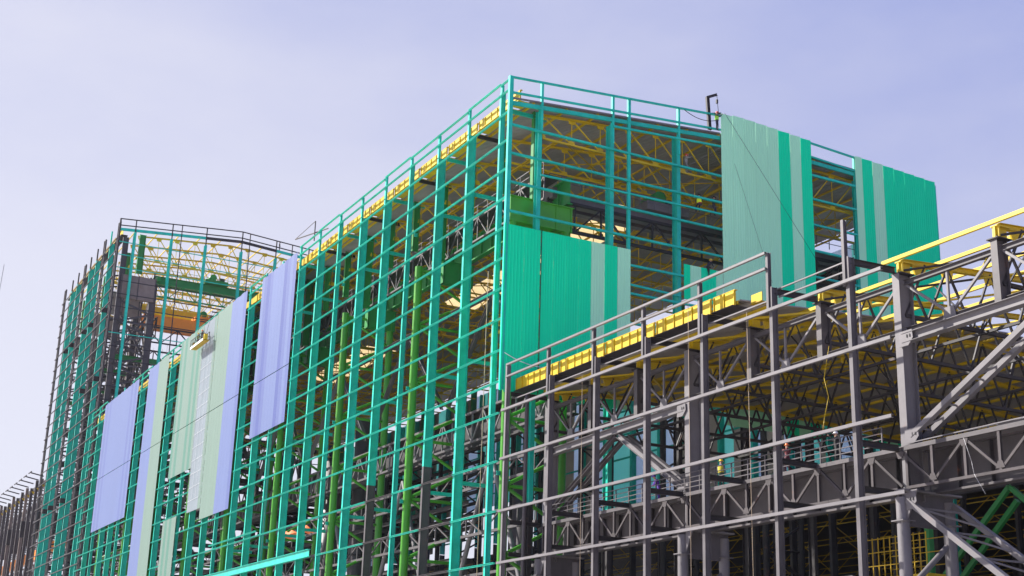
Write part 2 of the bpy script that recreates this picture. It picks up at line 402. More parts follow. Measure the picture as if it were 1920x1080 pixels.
# laced green columns on row A, brackets, upper columns
for k in range(9):
    x = -1.6-18*k
    m = GRN
    laced(H, 'column_leg', x, 1.35, 6.3, 0, 39.4 if k == 0 else 40.6, m, r=.36, step=5.2, lr=.14, brace='lacing_bar', sub=k < 4)
    ya = .95 if k == 0 else 3.6; gm = GRN if k == 0 else GRND
    mb = MB(); mb.box((x-.35, ya, 39.4), (x+.35, 6.7, 41.45), gm)
    for yy in (ya+.05, 3.7, 5.2, 6.6): mb.box((x-.42, yy-.06, 39.4), (x+.42, yy+.06, 41.5), gm)
    mb.box((x-.5, ya-.05, 41.45), (x+.5, 6.8, 41.52), gm)
    mb.build('column_head', H)
    mem(H, 'upper_column', (x, 3.4, 41.5), (x, 3.4, 49.4), 'H', .45, .8, GRND, up=(0, 1, 0))
    laced(H, 'column_leg', x, 40.2, 44.6, 0, 39.4, GRAYD, r=.34, step=5.2, lr=.12, sub=False)
    mem(H, 'upper_column', (x, 42.8, 39.4), (x, 42.8, 48.6), 'H', .45, .8, GRND, up=(0, 1, 0))
for x in [-7.6-6*j for j in range(24)]:
    if (x+1.6) % 18: mem(H, 'upper_column', (x, 3.4, 44.2), (x, 3.4, 49.3), 'H', .32, .6, GRND, up=(0, 1, 0))
# upper crane girders, with stiffeners, brake trusses
for y, m in ((6.3, GRND), (40.2, GRAYD)):
    mem(H, 'crane_girder', (-1.0, y, 42.9), (-157, y, 42.9), 'H', .5, 2.3, m)
for x in np.arange(-2.5, -156, -2.0): mem(H, 'girder_stiffener', (x, 6.1, 41.9), (x, 6.1, 43.95), 'B', .06, .2, GRND, up=(0, 1, 0))
bt = MB()
n = 76
truss_mb(bt, [(-1.6-2*i, 4.2, 44.1) for i in range(n)], [(-1.6-2*i, 4.2, 42.0) for i in range(n)], GRAY, .16, .1)
bt.bar((-1.6, 5, 44.15), (-157, 5, 44.15), 'B', 1.7, .06, GRAYD, up=(0, 0, 1))
bt.build('brake_truss', H)
rl = MB()
for x in np.arange(-1.6, -157, -2.0): rl.bar((x, 4.1, 44.1), (x, 4.1, 45.2), 'B', .05, .05, GRAYL, up=(0, 1, 0))
for z in (44.65, 45.2): rl.bar((-1.6, 4.1, z), (-157, 4.1, z), 'B', .05, .05, GRAYL)
rl.build('walkway_railing', H)
# lower runway truss seen through the lower facade
bt = MB(); n = 78
truss_mb(bt, [(-1.6-2*i, 5.4, 26.9) for i in range(n)], [(-1.6-2*i, 5.4, 24.3) for i in range(n)], GRAY, .2, .12, webm=GRAYL)
bt.build('runway_truss', H)
mem(H, 'runway_girder', (-1.0, 7.2, 25.6), (-157, 7.2, 25.6), 'H', .5, 2.4, GRAYD)
bt = MB()
for z, y in ((21.8, 5.6), (17.4, 4.2), (12.8, 5.0)):
    truss_mb(bt, [(-1.6-3*i, y, z) for i in range(52)], [(-1.6-3*i, y, z-1.5) for i in range(52)], GRAY, .22, .1)
bt.build('service_trusses', H)
# inner floors, stairs and bracing, gray
fl = MB()
for z, y0, y1 in ((33.0, 24, 40), (27.0, 26, 40), (20.2, 9, 20), (15.0, 8, 40)):
    for x in np.arange(-4, -156, -6.0):
        if x < -1.9*y1-6: fl.bar((x, y0, z), (x, y1, z), 'H', .3, .6, GRAYD)
    for y in np.arange(y0, y1+.1, 4): fl.bar((-1.9*y-6, y, z+.1), (-156, y, z+.1), 'H', .25, .4, GRAYD)
    for j, x in enumerate(np.arange(-10, -150, -18.0)):
        if j % 2 and x < -1.9*y0-20: fl.box((x-14, y0, z+.33), (x, y0+7, z+.42), GRAYD)
fl.build('inner_floor_frames', H)
for i in range(8):
    x = -1.6-18*i
    for sg in (1, -1):
        mem(H, 'portal_brace', (x-9+.3*sg, 4.6, 36.2), (x-9+8.4*sg, 4.6, 28.0), 'H', .35, .35, GRAYL if i > 1 else GRAY)
    mem(H, 'portal_beam', (x-.4, 4.6, 36.5), (x-17.6, 4.6, 36.5), 'H', .3, .5, GRAY)
    for sg in (1, -1):
        mem(H, 'portal_brace', (x-9, 4.8, 22.5), (x-9+8.6*sg, 4.8, 6), 'O', .42, .42, GRAYL)
rnd = random.Random(3)
ic = MB()
for i in range(40):
    x = -4-rnd.random()*150; y = rnd.uniform(10, 38); z = rnd.uniform(6, 30)
    if x > -1.9*y-6: continue
    ic.bar((x, y, 0), (x, y, z+8), 'H', .4, .5, GRAYD, up=(0, 1, 0))
    ic.bar((x, y, z), (x-6, y, z+6), 'B', .2, .2, GRAYD)
ic.build('inner_steelwork', H)
for x, y, r, z0, z1 in ((-58, 9, 1.3, 0, 29), (-52.5, 10, .9, 0, 33), (-88, 12, 1.5, 0, 30), (-33, 20, 1.1, 0, 26)):
    bin_ = MB(); bin_.bar((x, y, z0), (x, y, z1), 'O', 2*r, 2*r, GRAY, up=(0, 1, 0))
    for z in range(3, int(z1), 5): bin_.bar((x, y, z), (x, y, z+.15), 'O', 2*r+.2, 2*r+.2, GRAYD, up=(0, 1, 0))
    bin_.build('vertical_duct', H)

# ---- end wall (plane x = .2)
mem(H, 'corner_post', (.1, -.02, 25.2), (.1, -.02, 51.15), 'B', .3, .34, TEAL, up=(0, 1, 0))
mem(H, 'corner_post', (.1, 45.75, 0), (.1, 45.75, 51.4), 'B', .3, .3, TEAL, up=(0, 1, 0))
for y, wd, zt in ((2.85, .5, 48.9), (9.65, .75, 49.3), (16.3, .75, 49.8), (23.0, .75, 50.3), (29.8, .75, 50.2), (36.4, .75, 50.1), (42.9, .6, 50)):
    zq = 17 if y < 12 else 25.6
    mem(H, 'end_post', (-.3, y, zq), (-.3, y, zt), 'H', .36, wd, TEAL, up=(1, 0, 0)); mem(H, 'end_post', (-.3, y, 0), (-.3, y, zq-.1), 'H', .36, wd, GRAYD, up=(1, 0, 0))
    mem(H, 'parapet_post', (.02, y+.05, zt-1.8), (.02, y+.05, parz(y)), 'B', .26, .2, TEAL, up=(0, 1, 0))
for y in (11.25, 35.95):
    mem(H, 'end_mullion', (.1, y, 30), (.1, y, parz(y)), 'B', .22, .26, TEAL, up=(0, 1, 0))
ysp = [0.1, 2.85, 9.65, 11.25, 16.3, 20.7, 30.7, 35.9]
def er(name, y0, y1, z0, z1, wd=.15, dp=.16, kind='C', m=TEAL, x=.18):
    return mem(H, name, (x, y0, z0), (x, y1, z1), kind, wd, dp, m)
for (a, b) in zip(ysp[:5], ysp[1:6]):
    er('parapet_rail', a, b, parz(a), parz(b)); er('parapet_rail', a, b, parz(a)-1.35, parz(b)-1.35)
    er('verge_beam', a, b, roofz(a)-.42, roofz(b)-.42, .16, .34, 'B', TEAL, .05)
    er('verge_flashing', a, b, roofz(a)+.02, roofz(b)+.02, .1, .14, 'B', GRAYL, .08)
er('parapet_rail', 30.7, 35.9, parz(30.7), parz(35.9)); er('parapet_rail', 30.7, 35.9, parz(30.7)-1.35, parz(35.9)-1.35); er('verge_beam', 30.7, 35.9, roofz(30.7)-.42, roofz(35.9)-.42, .16, .34, 'B', TEAL, .05)
er('verge_flashing', 30.7, 35.9, roofz(30.7)+.02, roofz(35.9)+.02, .1, .14, 'B', GRAYL, .08)
ends_g = [46.9, 44.45, 42.0, 39.55, 37.1, 34.7, 32.2, 29.8, 27.3]
for z in ends_g:
    for (a, b) in zip(ysp[:5], ysp[1:6]):
        if z < 38.2 and b <= 11.3: continue
        if z < 37 and a < 11: continue
        er('end_girt', a, b, z, z, .2, .17)
    er('end_girt', 30.7, 35.9, z, z, .2, .17)
er('end_girt', 2.85, 9.65, 43.15, 43.3, .16, .14); er('end_girt', 9.65, 20.7, 43.3, 43.4, .16, .14); er('end_girt', 9.65, 20.7, 49.0, 49.7, .16, .17)
er('end_girt', 11.3, 16.3, 35.45, 35.3, .16, .16); er('end_girt', 30.7, 35.9, 49.2, 49.2, .2, .2)
endp = [(0.02, 11.35, 25.0, 38.42, [TEALP]*6+[SAGEP, TEALP, SAGEP], [7.62, 8.88, 10.1, 11.35]),
        ]
def eblock(segs, z0, zf, x=.30):
    for y0, y1, m in segs:
        n = max(1, round((y1-y0)/1.24)); wd = (y1-y0)/n
        for i in range(n):
            a = y0+i*wd; z1 = zf(a+wd/2)
            sheet(H, 'cladding_panel', m, (x, a+.006, z0), (0, 1, 0), (0, 0, 1), (1, 0, 0), round(wd-.012, 3), z1-z0, 5, .022)
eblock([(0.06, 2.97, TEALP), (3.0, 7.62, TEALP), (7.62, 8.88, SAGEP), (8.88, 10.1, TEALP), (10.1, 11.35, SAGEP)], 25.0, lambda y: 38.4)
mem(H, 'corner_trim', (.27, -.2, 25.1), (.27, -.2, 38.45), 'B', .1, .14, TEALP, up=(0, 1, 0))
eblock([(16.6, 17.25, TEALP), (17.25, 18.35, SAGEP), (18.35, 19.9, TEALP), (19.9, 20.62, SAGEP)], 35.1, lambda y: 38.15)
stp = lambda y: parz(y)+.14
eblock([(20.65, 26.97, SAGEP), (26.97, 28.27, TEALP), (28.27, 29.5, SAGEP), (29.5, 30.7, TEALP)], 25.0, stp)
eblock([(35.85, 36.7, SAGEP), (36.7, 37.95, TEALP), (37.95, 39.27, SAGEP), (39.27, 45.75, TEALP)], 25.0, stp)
# far side wall, seen from inside
for i, x in enumerate(np.arange(-3.5, -157, -6.0)):
    mem(H, 'rear_post', (x, 45.2, 25.5), (x, 45.2, 48.5), 'H', .4, .7, TEAL, up=(0, 1, 0)); mem(H, 'rear_post', (x, 45.2, 0), (x, 45.2, 25.4), 'H', .4, .7, GRAYD, up=(0, 1, 0))
cyc = [PALEG, PALEB, INNER, PALEG, PALEB, INNER, PALEB, INNER, PALEG, INNER, PALEG, INNER, PALEB]
for i in range(52):
    x = -8.6-2.9*i; m = cyc[i % len(cyc)]
    z0 = 31.2 if 22 <= i <= 34 else 26.0
    if i in (15, 16): m = PALEG
    sheet(H, 'rear_panel', m, (x-2.9, 45.7, z0), (1, 0, 0), (0, 0, 1), (0, 1, 0), 2.88, 48.8-z0, 10, .035)
for z in (27, 30, 33, 36, 39, 42, 45): mem(H, 'rear_girt', (-3, 45.55, z), (-157, 45.55, z), 'C', .16, .2, TEAL)

# ================================================================== FRONT HALL (gray frame)
G = thing('lower_annex_frame', 'lower annex of bare grey and yellow steel in front of the teal end wall', 'building', (0, 0, 0))
fx = [1.0, 7.1, 13.25, 19.3, 25.4, 31.9, 38.15]
for i, x in enumerate(fx):
    top = 26.95
    if i == 0:
        mem(G, 'post', (x-.05, .1, 0), (x-.05, .1, 26.95), 'H', .24, .34, GRAYL, up=(0, 1, 0))
    else:
        mem(G, 'post', (x, .1, 23.6 if i < 6 else 23.3), (x, .1, top), 'H', .2, .24, POSTG, up=(0, 1, 0))
        mem(G, 'post', (x+.16, .26, 0), (x+.16, .26, 24.9), 'H', .26, .40, POSTG, up=(0, 1, 0))
    mem(G, 'outrigger', (x+.1, .3, 24.7), (x+.1, 3.4, 24.75), 'H', .22, .32, GRAYD)
    for z in (15.2, 12.9):
        mem(G, 'tie', (x+.1, .5, z), (x+.1, 3.0, z), 'H', .25, .3, GRAYD)
rails = [(26.9, .9, 32.0), (25.98, .9, 32.0)]
for z, a, b in rails:
    xs = [x for x in fx if x < b+.2]
    for p, q in zip(xs[:-1], xs[1:]): mem(G, 'parapet_rail', (p, -.08, z), (q, -.08, z), 'C', .16, .14, GRAYL)
ge = [.5]+fx[1:]+[41.2]
for z, lim in ((23.5, 41.0), (19.85, 41.4), (16.0, 41.2), (12.27, 41.8), (8.6, 38.0)):
    xs = [x for x in ge if x < lim-1]+[lim]
    for p, q in zip(xs[:-1], xs[1:]):
        if z == 12.27 or True: mem(G, 'girt', (p+.005, -.12, z), (q-.005, -.1, z), 'C', .17, .17, GRAYL)
for p, q in zip(fx[:-1], fx[1:]): mem(G, 'eave_angle', (p+.3, .55, 24.35), (q-.1, .55, 24.35), 'B', .08, .08, GRAYL)
mem(G, 'eave_angle', (32, .5, 24.8), (38, .5, 24.85), 'B', .09, .07, GRAYL)
# yellow gutter
segs = [.45]+[x for x in fx[1:5]]+[27.75]
for i in range(len(segs)-1):
    a, b = segs[i]+.15, segs[i+1]-.1
    mb = MB(); mb.box((a, 1.0, 25.1), (b, 1.05, 26.05), YEL); mb.box((a, .8, 25.04), (b, 1.9, 25.1), GRAYD); mb.box((a, .98, 26.05), (b, 1.2, 26.08), YEL)
    q = mb.build('gutter', G, org=((a+b)/2, 1, 25.2))
    n = max(2, round((b-a)/.95))
    for j in range(n+1):
        x = a+.05+(b-a-.1)*j/n
        s = mem(None, 'stiffener', (x, .965, 25.11), (x, .965, 26.04), 'B', .04, .07, YEL, up=(0, 1, 0)); s.location -= worldloc(q); s.parent = q
mb = MB(); mb.box((28.0, 1.9, 25.2), (29.0, 1.95, 25.75), YEL); mb.box((28.0, 1.8, 25.15), (29.0, 2.4, 25.2), YELD); mb.build('gutter_offcut', G)
# deck
def rz(y): return 25.35+.066*min(y, 23)-.05*max(0, y-23)
dx = [.35, 7.1, 13.25, 19.3, 25.4, 27.75]
for a, b in zip(dx[:-1], dx[1:]):
    wd = round(b-a-.01, 3)
    for y0, y1 in ((1.35, 8.0), (8.02, 15), (15.02, 23.0), (23.02, 31), (31.02, 40), (40.02, 46.2)):
        p0 = Vector((a, y0, rz(y0))); p1 = Vector((a, y1, rz(y1))); d = p1-p0; ln = d.length; d.normalize()
        sheet(G, 'roof_sheet', DECK, p0, (1, 0, 0), d, Vector((1, 0, 0)).cross(d), wd, ln, int(wd/.3), .06)
for y in [1.2, 3.55, 6.4, 9.3, 12.2, 15.1, 18.0, 20.9, 23.2, 26, 29, 32, 35, 38, 41, 44]:
    mem(G, 'purlin', (.4, y, rz(y)-.14), (27.75, y, rz(y)-.14), 'C', .14, .20, YEL)
    if y > 1.3: mem(G, 'purlin', (37.2 if y < 4 else 27.8, y, rz(y)-.14), (72, y, rz(y)-.14), 'C', .15, .2, YEL)
frx = [1.3, 7.3, 13.3, 19.45, 25.7, 32.1, 38.4, 45.0, 51.3, 57.6, 64]
cols = (1.3, 19.45, 38.4, 57.6)
for x in frx:
    full = x in cols
    w_, d_ = (.5, .95) if full else (.42, .7)
    z0 = 12.6 if full else 21.25
    mem(G, 'upper_column' if full else 'hanger_post', (x, 3.75, z0), (x, 3.75, 24.5), 'H', w_, d_, GRAYL if full else GRAY, up=(0, 1, 0))
    mb = MB(); mb.box((x-.36, 3.3, 24.5), (x+.36, 4.3, 24.56), GRAYD); mb.build('cap_plate', G)
    mb = MB(); mb.box((x-.06, 3.5, 24.56), (x+.06, 4.3, 25.2), YEL); mb.box((x-.2, 3.6, 24.56), (x+.2, 3.7, 25.2), YEL); mb.box((x-.22, 3.5, 25.18), (x+.22, 4.4, 25.24), YEL); mb.build('bracket', G)
    # transverse truss: yellow top chord, gray lower and webs
    for y0, y1 in ((3.8, 23.0), (42.2, 23.0)):
        n = 6; T = [Vector((x, y0+(y1-y0)*i/n, rz(y0+(y1-y0)*i/n)-.35)) for i in range(n+1)]
        mem(G, 'rafter', T[0], T[-1], 'H', .3, .3, YEL)
        B = [Vector((x, y0+(y1-y0)*(i+.5)/n, 22.3)) for i in range(n)]
        mem(G, 'bottom_chord', (x, y0, 22.3), (x, y1, 22.3), 'B', .2, .2, GRAYD)
        mem(G, 'diagonal', (x, y0, 22.3), (T[0]+T[1])/2, 'B', .12, .12, GRAYD)
        for i in range(n):
            mem(G, 'diagonal', T[i], B[i], 'B', .11, .11, GRAYD); mem(G, 'diagonal', B[i], T[i+1], 'B', .11, .11, GRAYD)
            if y0 < 10:
                P = T[i]+Vector((0, 1.2 if i == 0 else 0, 0)); gp = MB(); gp.prism([P+Vector((0, -.5, .05)), P+Vector((0, .5, .05)), P+Vector((0, .32, -.55)), P+Vector((0, -.32, -.55))], (1, 0, 0), .1, YEL); gp.build('gusset', G)
# longitudinal truss under the eave
for a, b in zip(frx[:-1], frx[1:]):
    mem(G, 'top_chord', (a+.22, 3.7, 24.0), (b-.22, 3.7, 24.0), 'H', .26, .28, GRAY)
    mem(G, 'bottom_chord', (a+.22, 3.7, 21.45), (b-.22, 3.7, 21.45), 'H', .24, .24, GRAY)
    c = (a+b)/2
    mem(G, 'diagonal', (a+.3, 3.7, 21.5), (c, 3.7, 23.9), 'B', .12, .12, GRAYL) if False else None
    q = (b-a)/2
    mem(G, 'diagonal', (a+.3, 3.7, 23.9), (c, 3.7, 21.6), 'B', .13, .13, GRAYL); mem(G, 'diagonal', (c, 3.7, 21.6), (b-.3, 3.7, 23.9), 'B', .13, .13, GRAYL)
    mem(G, 'web_post', (c-.1, 3.7, 21.5), (c-.1, 3.7, 23.9), 'B', .12, .12, GRAYL, up=(0, 1, 0))
    gp = MB(); gp.prism([(c-.45, 3.6, 21.35), (c+.45, 3.6, 21.35), (c+.3, 3.6, 21.95), (c-.3, 3.6, 21.95)], (0, 1, 0), .06, GRAYL); gp.build('gusset', G)
# yellow plan bracing over the open part
for a, b in zip(frx[5:-1], frx[6:]):
    mem(G, 'plan_brace', (a, 3.7, 24.75), (b, 9.3, 25.3), 'B', .1, .1, GRAYD); mem(G, 'plan_brace', (a, 9.3, 25.3), (b, 3.7, 24.75), 'B', .1, .1, YEL)
    mem(G, 'plan_brace', (a, 9.3, 25.3), (b, 15.1, 25.8), 'B', .1, .1, YEL)
for yy in (9.3, 15.1, 20.9):
    mem(G, 'bottom_tie', (1.3, yy, 22.2), (72, yy, 22.2), 'B', .16, .16, GRAYD)
    for i, (a, b) in enumerate(zip(frx[:-1], frx[1:])):
        c = (a+b)/2
        mem(G, 'sway_brace', (a, yy, 22.3), (c, yy, rz(yy)-.3), 'B', .08, .08, GRAYD) if (i+int(yy)) % 2 else mem(G, 'sway_brace', (c, yy, rz(yy)-.3), (b, yy, 22.3), 'B', .08, .08, GRAYD)
# second interior row
for x in cols:
    for yy in (42.5,):
        mem(G, 'upper_column', (x, yy, 0), (x, yy, 24.3), 'H', .5, .95, GRAYD, up=(0, 1, 0))
for x in frx: mem(G, 'rear_post', (x, 45.6, 0), (x, 45.6, 24.4), 'H', .3, .5, GRAYD, up=(0, 1, 0))
# crane-level: laced pipe columns with capitals
for x in cols:
    for yy in (2.9, 6.0):
        mem(G, 'column_leg', (x, yy, 0), (x, yy, 12.7), 'O', .66, .66, GRAYL, up=(0, 1, 0))
        mb = MB(); mb.box((x-.42, yy-.42, 11.5), (x+.42, yy+.42, 11.56), GRAYL); mb.build('collar', G)
    mb = MB(); mb.prism([(x, 2.6, 11.5), (x, 6.3, 11.5), (x, 6.3, 13.0), (x, 2.6, 13.0)], (1, 0, 0), .1, GRAY)
    mb.box((x-.04, 3.2, 11.3), (x+.04, 5.7, 12.9), GRAY); mb.box((x-.6, 2.5, 12.95), (x+.6, 6.4, 13.05), GRAYL)
    mb.prism([(x+.33, 2.9, 11.6), (x+.33, 2.9, 13.0), (x+1.1, 2.9, 13.0)], (0, 1, 0), .08, GRAYL)
    mb.build('capital', G)
    z = 11.3
    while z > 3:
        mem(G, 'lacing_bar', (x, 2.9, z-3.2), (x, 6.0, z-.6), 'O', .3, .3, GRAYL); mem(G, 'lacing_bar', (x, 6.0, z-.6) , (x, 2.9, z+.1), 'O', .2, .2, GRAY) if False else None
        z -= 4.0
# crane girder + brake truss + catwalk
for a, b in zip(cols[:-1], cols[1:]):
    n = round((b-a)/2.1)
    mem(G, 'crane_girder', (a+.05, 4.9, 14.15), (b-.05, 4.9, 14.15), 'H', .6, 2.3, GRAY)
    for j in range(1, n):
        x = a+(b-a)*j/n; mem(G, 'girder_stiffener', (x, 4.74, 13.1), (x, 4.74, 15.2), 'B', .06, .24, GRAYD, up=(0, 1, 0))
    mem(G, 'top_chord', (a+.3, 3.0, 15.15), (b-.3, 3.0, 15.15), 'C', .2, .22, GRAY)
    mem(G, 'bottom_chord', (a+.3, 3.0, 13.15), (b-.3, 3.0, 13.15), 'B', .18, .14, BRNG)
    for j in range(n):
        x0 = a+(b-a)*j/n; x1 = a+(b-a)*(j+1)/n
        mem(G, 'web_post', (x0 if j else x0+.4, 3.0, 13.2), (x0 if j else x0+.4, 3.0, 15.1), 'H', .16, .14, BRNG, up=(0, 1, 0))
        p, q = ((x0, 3.0, 15.05), (x1, 3.0, 13.25)) if j % 2 == 0 else ((x0, 3.0, 13.25), (x1, 3.0, 15.05))
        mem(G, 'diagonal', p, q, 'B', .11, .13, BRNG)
        gp = MB(); zc = 15.0 if j % 2 == 0 else 13.3; s = -1 if j % 2 == 0 else 1
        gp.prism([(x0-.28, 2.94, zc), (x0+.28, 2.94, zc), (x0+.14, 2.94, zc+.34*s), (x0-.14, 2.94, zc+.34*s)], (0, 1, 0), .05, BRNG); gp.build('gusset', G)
    mb = MB(); mb.box((a, 3.1, 15.27), (b, 4.6, 15.31), GRAYL); mb.build('catwalk_deck', G)
rm = 37.0
for x in np.arange(1.8, rm+.1, 1.6): mem(G, 'railing_post', (x, 3.1, 15.3), (x, 3.1, 16.5), 'B', .07, .07, GRAY, up=(0, 1, 0))
for z in (15.6, 15.9, 16.2, 16.5): mem(G, 'railing_bar', (1.8, 3.1, z), (rm, 3.1, z), 'B', .05, .05, GRAY)
# bundles of angle bars on the deck, right
bd = MB()
for j in range(14):
    x0 = 44+rnd.random()*2; yy = 3.2+rnd.random()*.9; z = 15.36+.06*(j % 4)
    bd.bar((x0, yy, z), (x0+11, yy+rnd.uniform(-.2, .2), z+.02), 'B', .07, .07, GRAYL)
bd.build('bar_bundle', G)
bd = MB()
for j in range(3): bd.bar((38.8, 3.1+.12*j, 15.4+.03*j), (46, 3.25+.1*j, 15.5), 'B', .05, .05, GRAYL)
bd.build('loose_bars', G)
# portal bracing between columns at y=3.6
def lbrace(p, q, dy=.9):
    for s in (0, dy): mem(G, 'portal_brace', (p[0], p[1]+s, p[2]), (q[0], q[1]+s, q[2]), 'C', .30, .27, GRAYL)
    P0, P1 = Vector(p), Vector(q); n = 5
    for i in range(n):
        a = lerp(P0, P1, (i+.3)/n); b = lerp(P0, P1, (i+.9)/n)
        mem(G, 'lacing_bar', a, b+Vector((0, dy, 0)), 'B', .07, .09, GRAYL)
        mem(G, 'lacing_bar', a, a+Vector((0, dy, 0)), 'B', .07, .09, GRAYL)
for a, b, z in ((1.3, 19.45, 20.5), (38.4, 57.6, 20.9)):
    mem(G, 'portal_beam', (a+.3, 3.4, z), (b-.3, 3.4, z+.3), 'H', .5, .5, GRAYL)
    c = (a+b)/2
    if a > 30:
        lbrace((a+.5, 3.3, 15.8), (c, 3.3, z-.4)); lbrace((b-.5, 3.3, 15.8), (c, 3.3, z-.4))
        lbrace((a+.4, 2.9, 12.5), (c+.4, 2.9, 5.6), 3.1); lbrace((b-.5, 2.9, 12.5), (c, 2.9, 5.6), 3.1)
    else:
        c = 11.0
        for s in (0, .8):
            mem(G, 'portal_brace', (a+.5, 3.4+s, 16.0), (c-.2, 3.4+s, z-.2), 'H', .3, .3, GRAY); mem(G, 'portal_brace', (b-.3, 3.4+s, 15.5), (c+.2, 3.4+s, z-.2), 'H', .36, .34, GRAYL)
for (px_, py_, pz_) in ((38.95, 3.2, 20.9), (38.95, 3.2, 15.8), (38.9, 2.85, 12.5), (1.9, 3.2, 20.6), (1.9, 3.2, 15.9), (18.9, 3.2, 20.7), (18.9, 3.2, 15.4)):
    gp = MB(); gp.prism([(px_-.4, py_, pz_-.45), (px_+.2, py_, pz_-.45), (px_+.55, py_, pz_-.1), (px_+.5, py_, pz_+.35), (px_-.4, py_, pz_+.35)], (0, 1, 0), .05, GRAYL)
    for bx in (.15, .35): gp.box((px_+bx-.03, py_-.06, pz_-.03), (px_+bx+.03, py_-.02, pz_+.12), DARK)
    gp.build('connection_plate', G)
# yellow plan bracing right under the deck
for a, b in zip([1.3]+frx[1:5], frx[1:6]):
    for y0 in (3.6, 9.3, 15.1):
        mem(G, 'plan_brace', (a, y0, rz(y0)-.45), (b, y0+5.8, rz(y0+5.8)-.45), 'B', .13, .13, YEL); mem(G, 'plan_brace', (b, y0, rz(y0)-.5), (a, y0+5.8, rz(y0+5.8)-.5), 'B', .13, .13, YEL)
# dim pipes and frames low inside
lp = MB()
for q in range(26):
    x = rnd.uniform(2, 60); y = rnd.uniform(9, 34); z = rnd.uniform(3, 11)
    lp.bar((x, y, 0), (x, y, z), 'H', .35, .4, GRAYD, up=(0, 1, 0)); lp.bar((x, y, z), (x+rnd.uniform(5, 9), y, z), 'H', .3, .4, GRAYD); lp.bar((x, y, z-.8), (x+6, y+rnd.uniform(-3, 3), z-3), 'B', .15, .15, GRAYD)
lp.build('inner_frames', G)
mem(G, 'drain_pipe', (2.0, 1.2, 0), (2.0, 1.2, 24.6), 'O', .3, .3, GRAY, up=(0, 1, 0))

# ================================================================== adjacent dark shed seen underneath
S = thing('low_shed', 'dark low shed seen beneath the grey crane girder', 'building', (0, 0, 0))
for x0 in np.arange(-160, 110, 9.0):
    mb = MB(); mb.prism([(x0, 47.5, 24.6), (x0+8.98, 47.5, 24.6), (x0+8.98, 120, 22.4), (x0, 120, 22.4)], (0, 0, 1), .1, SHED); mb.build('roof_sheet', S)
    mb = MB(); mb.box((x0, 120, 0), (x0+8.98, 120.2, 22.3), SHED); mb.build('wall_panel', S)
mb = MB()
for y in np.arange(50, 118, 9.0):
    z = 24.4-(y-47.5)*.03
    n = 70; truss_mb(mb, [(-160+4*i, y, z) for i in range(n)], [(-160+4*i, y, z-2.6) for i in range(n)], YELD, .10, .07, vert=False)
mb.build('roof_trusses', S)
for x in np.arange(-154, 100, 18.0):
    mem(S, 'column', (x, 48.2, 0), (x, 48.2, 24.5), 'O', .7, .7, GRAYD, up=(0, 1, 0)); mem(S, 'column', (x, 84, 0), (x, 84, 23.2), 'H', .6, .8, GRAYD, up=(0, 1, 0))
t = thing('green_portal_frame', 'green inverted V steel brace low behind the grey diagonal braces', 'steel brace', (27, 20, 0))
for (p, q) in (((21.5, 20, 9.0), (29.8, 20, 16.1)), ((29.8, 20, 16.1), (37.5, 20, 9.5)), ((22.6, 20.6, 9.0), (29.8, 20.6, 15.3))): mem(t, 'brace', p, q, 'B', .28, .3, GRND)
mem(t, 'post', (22.8, 20, 0), (22.8, 20, 14.3), 'B', .4, .4, GRND, up=(0, 1, 0)); mem(t, 'beam', (22.8, 20, 16.3), (40, 20, 16.3), 'H', .3, .4, GRAYD)

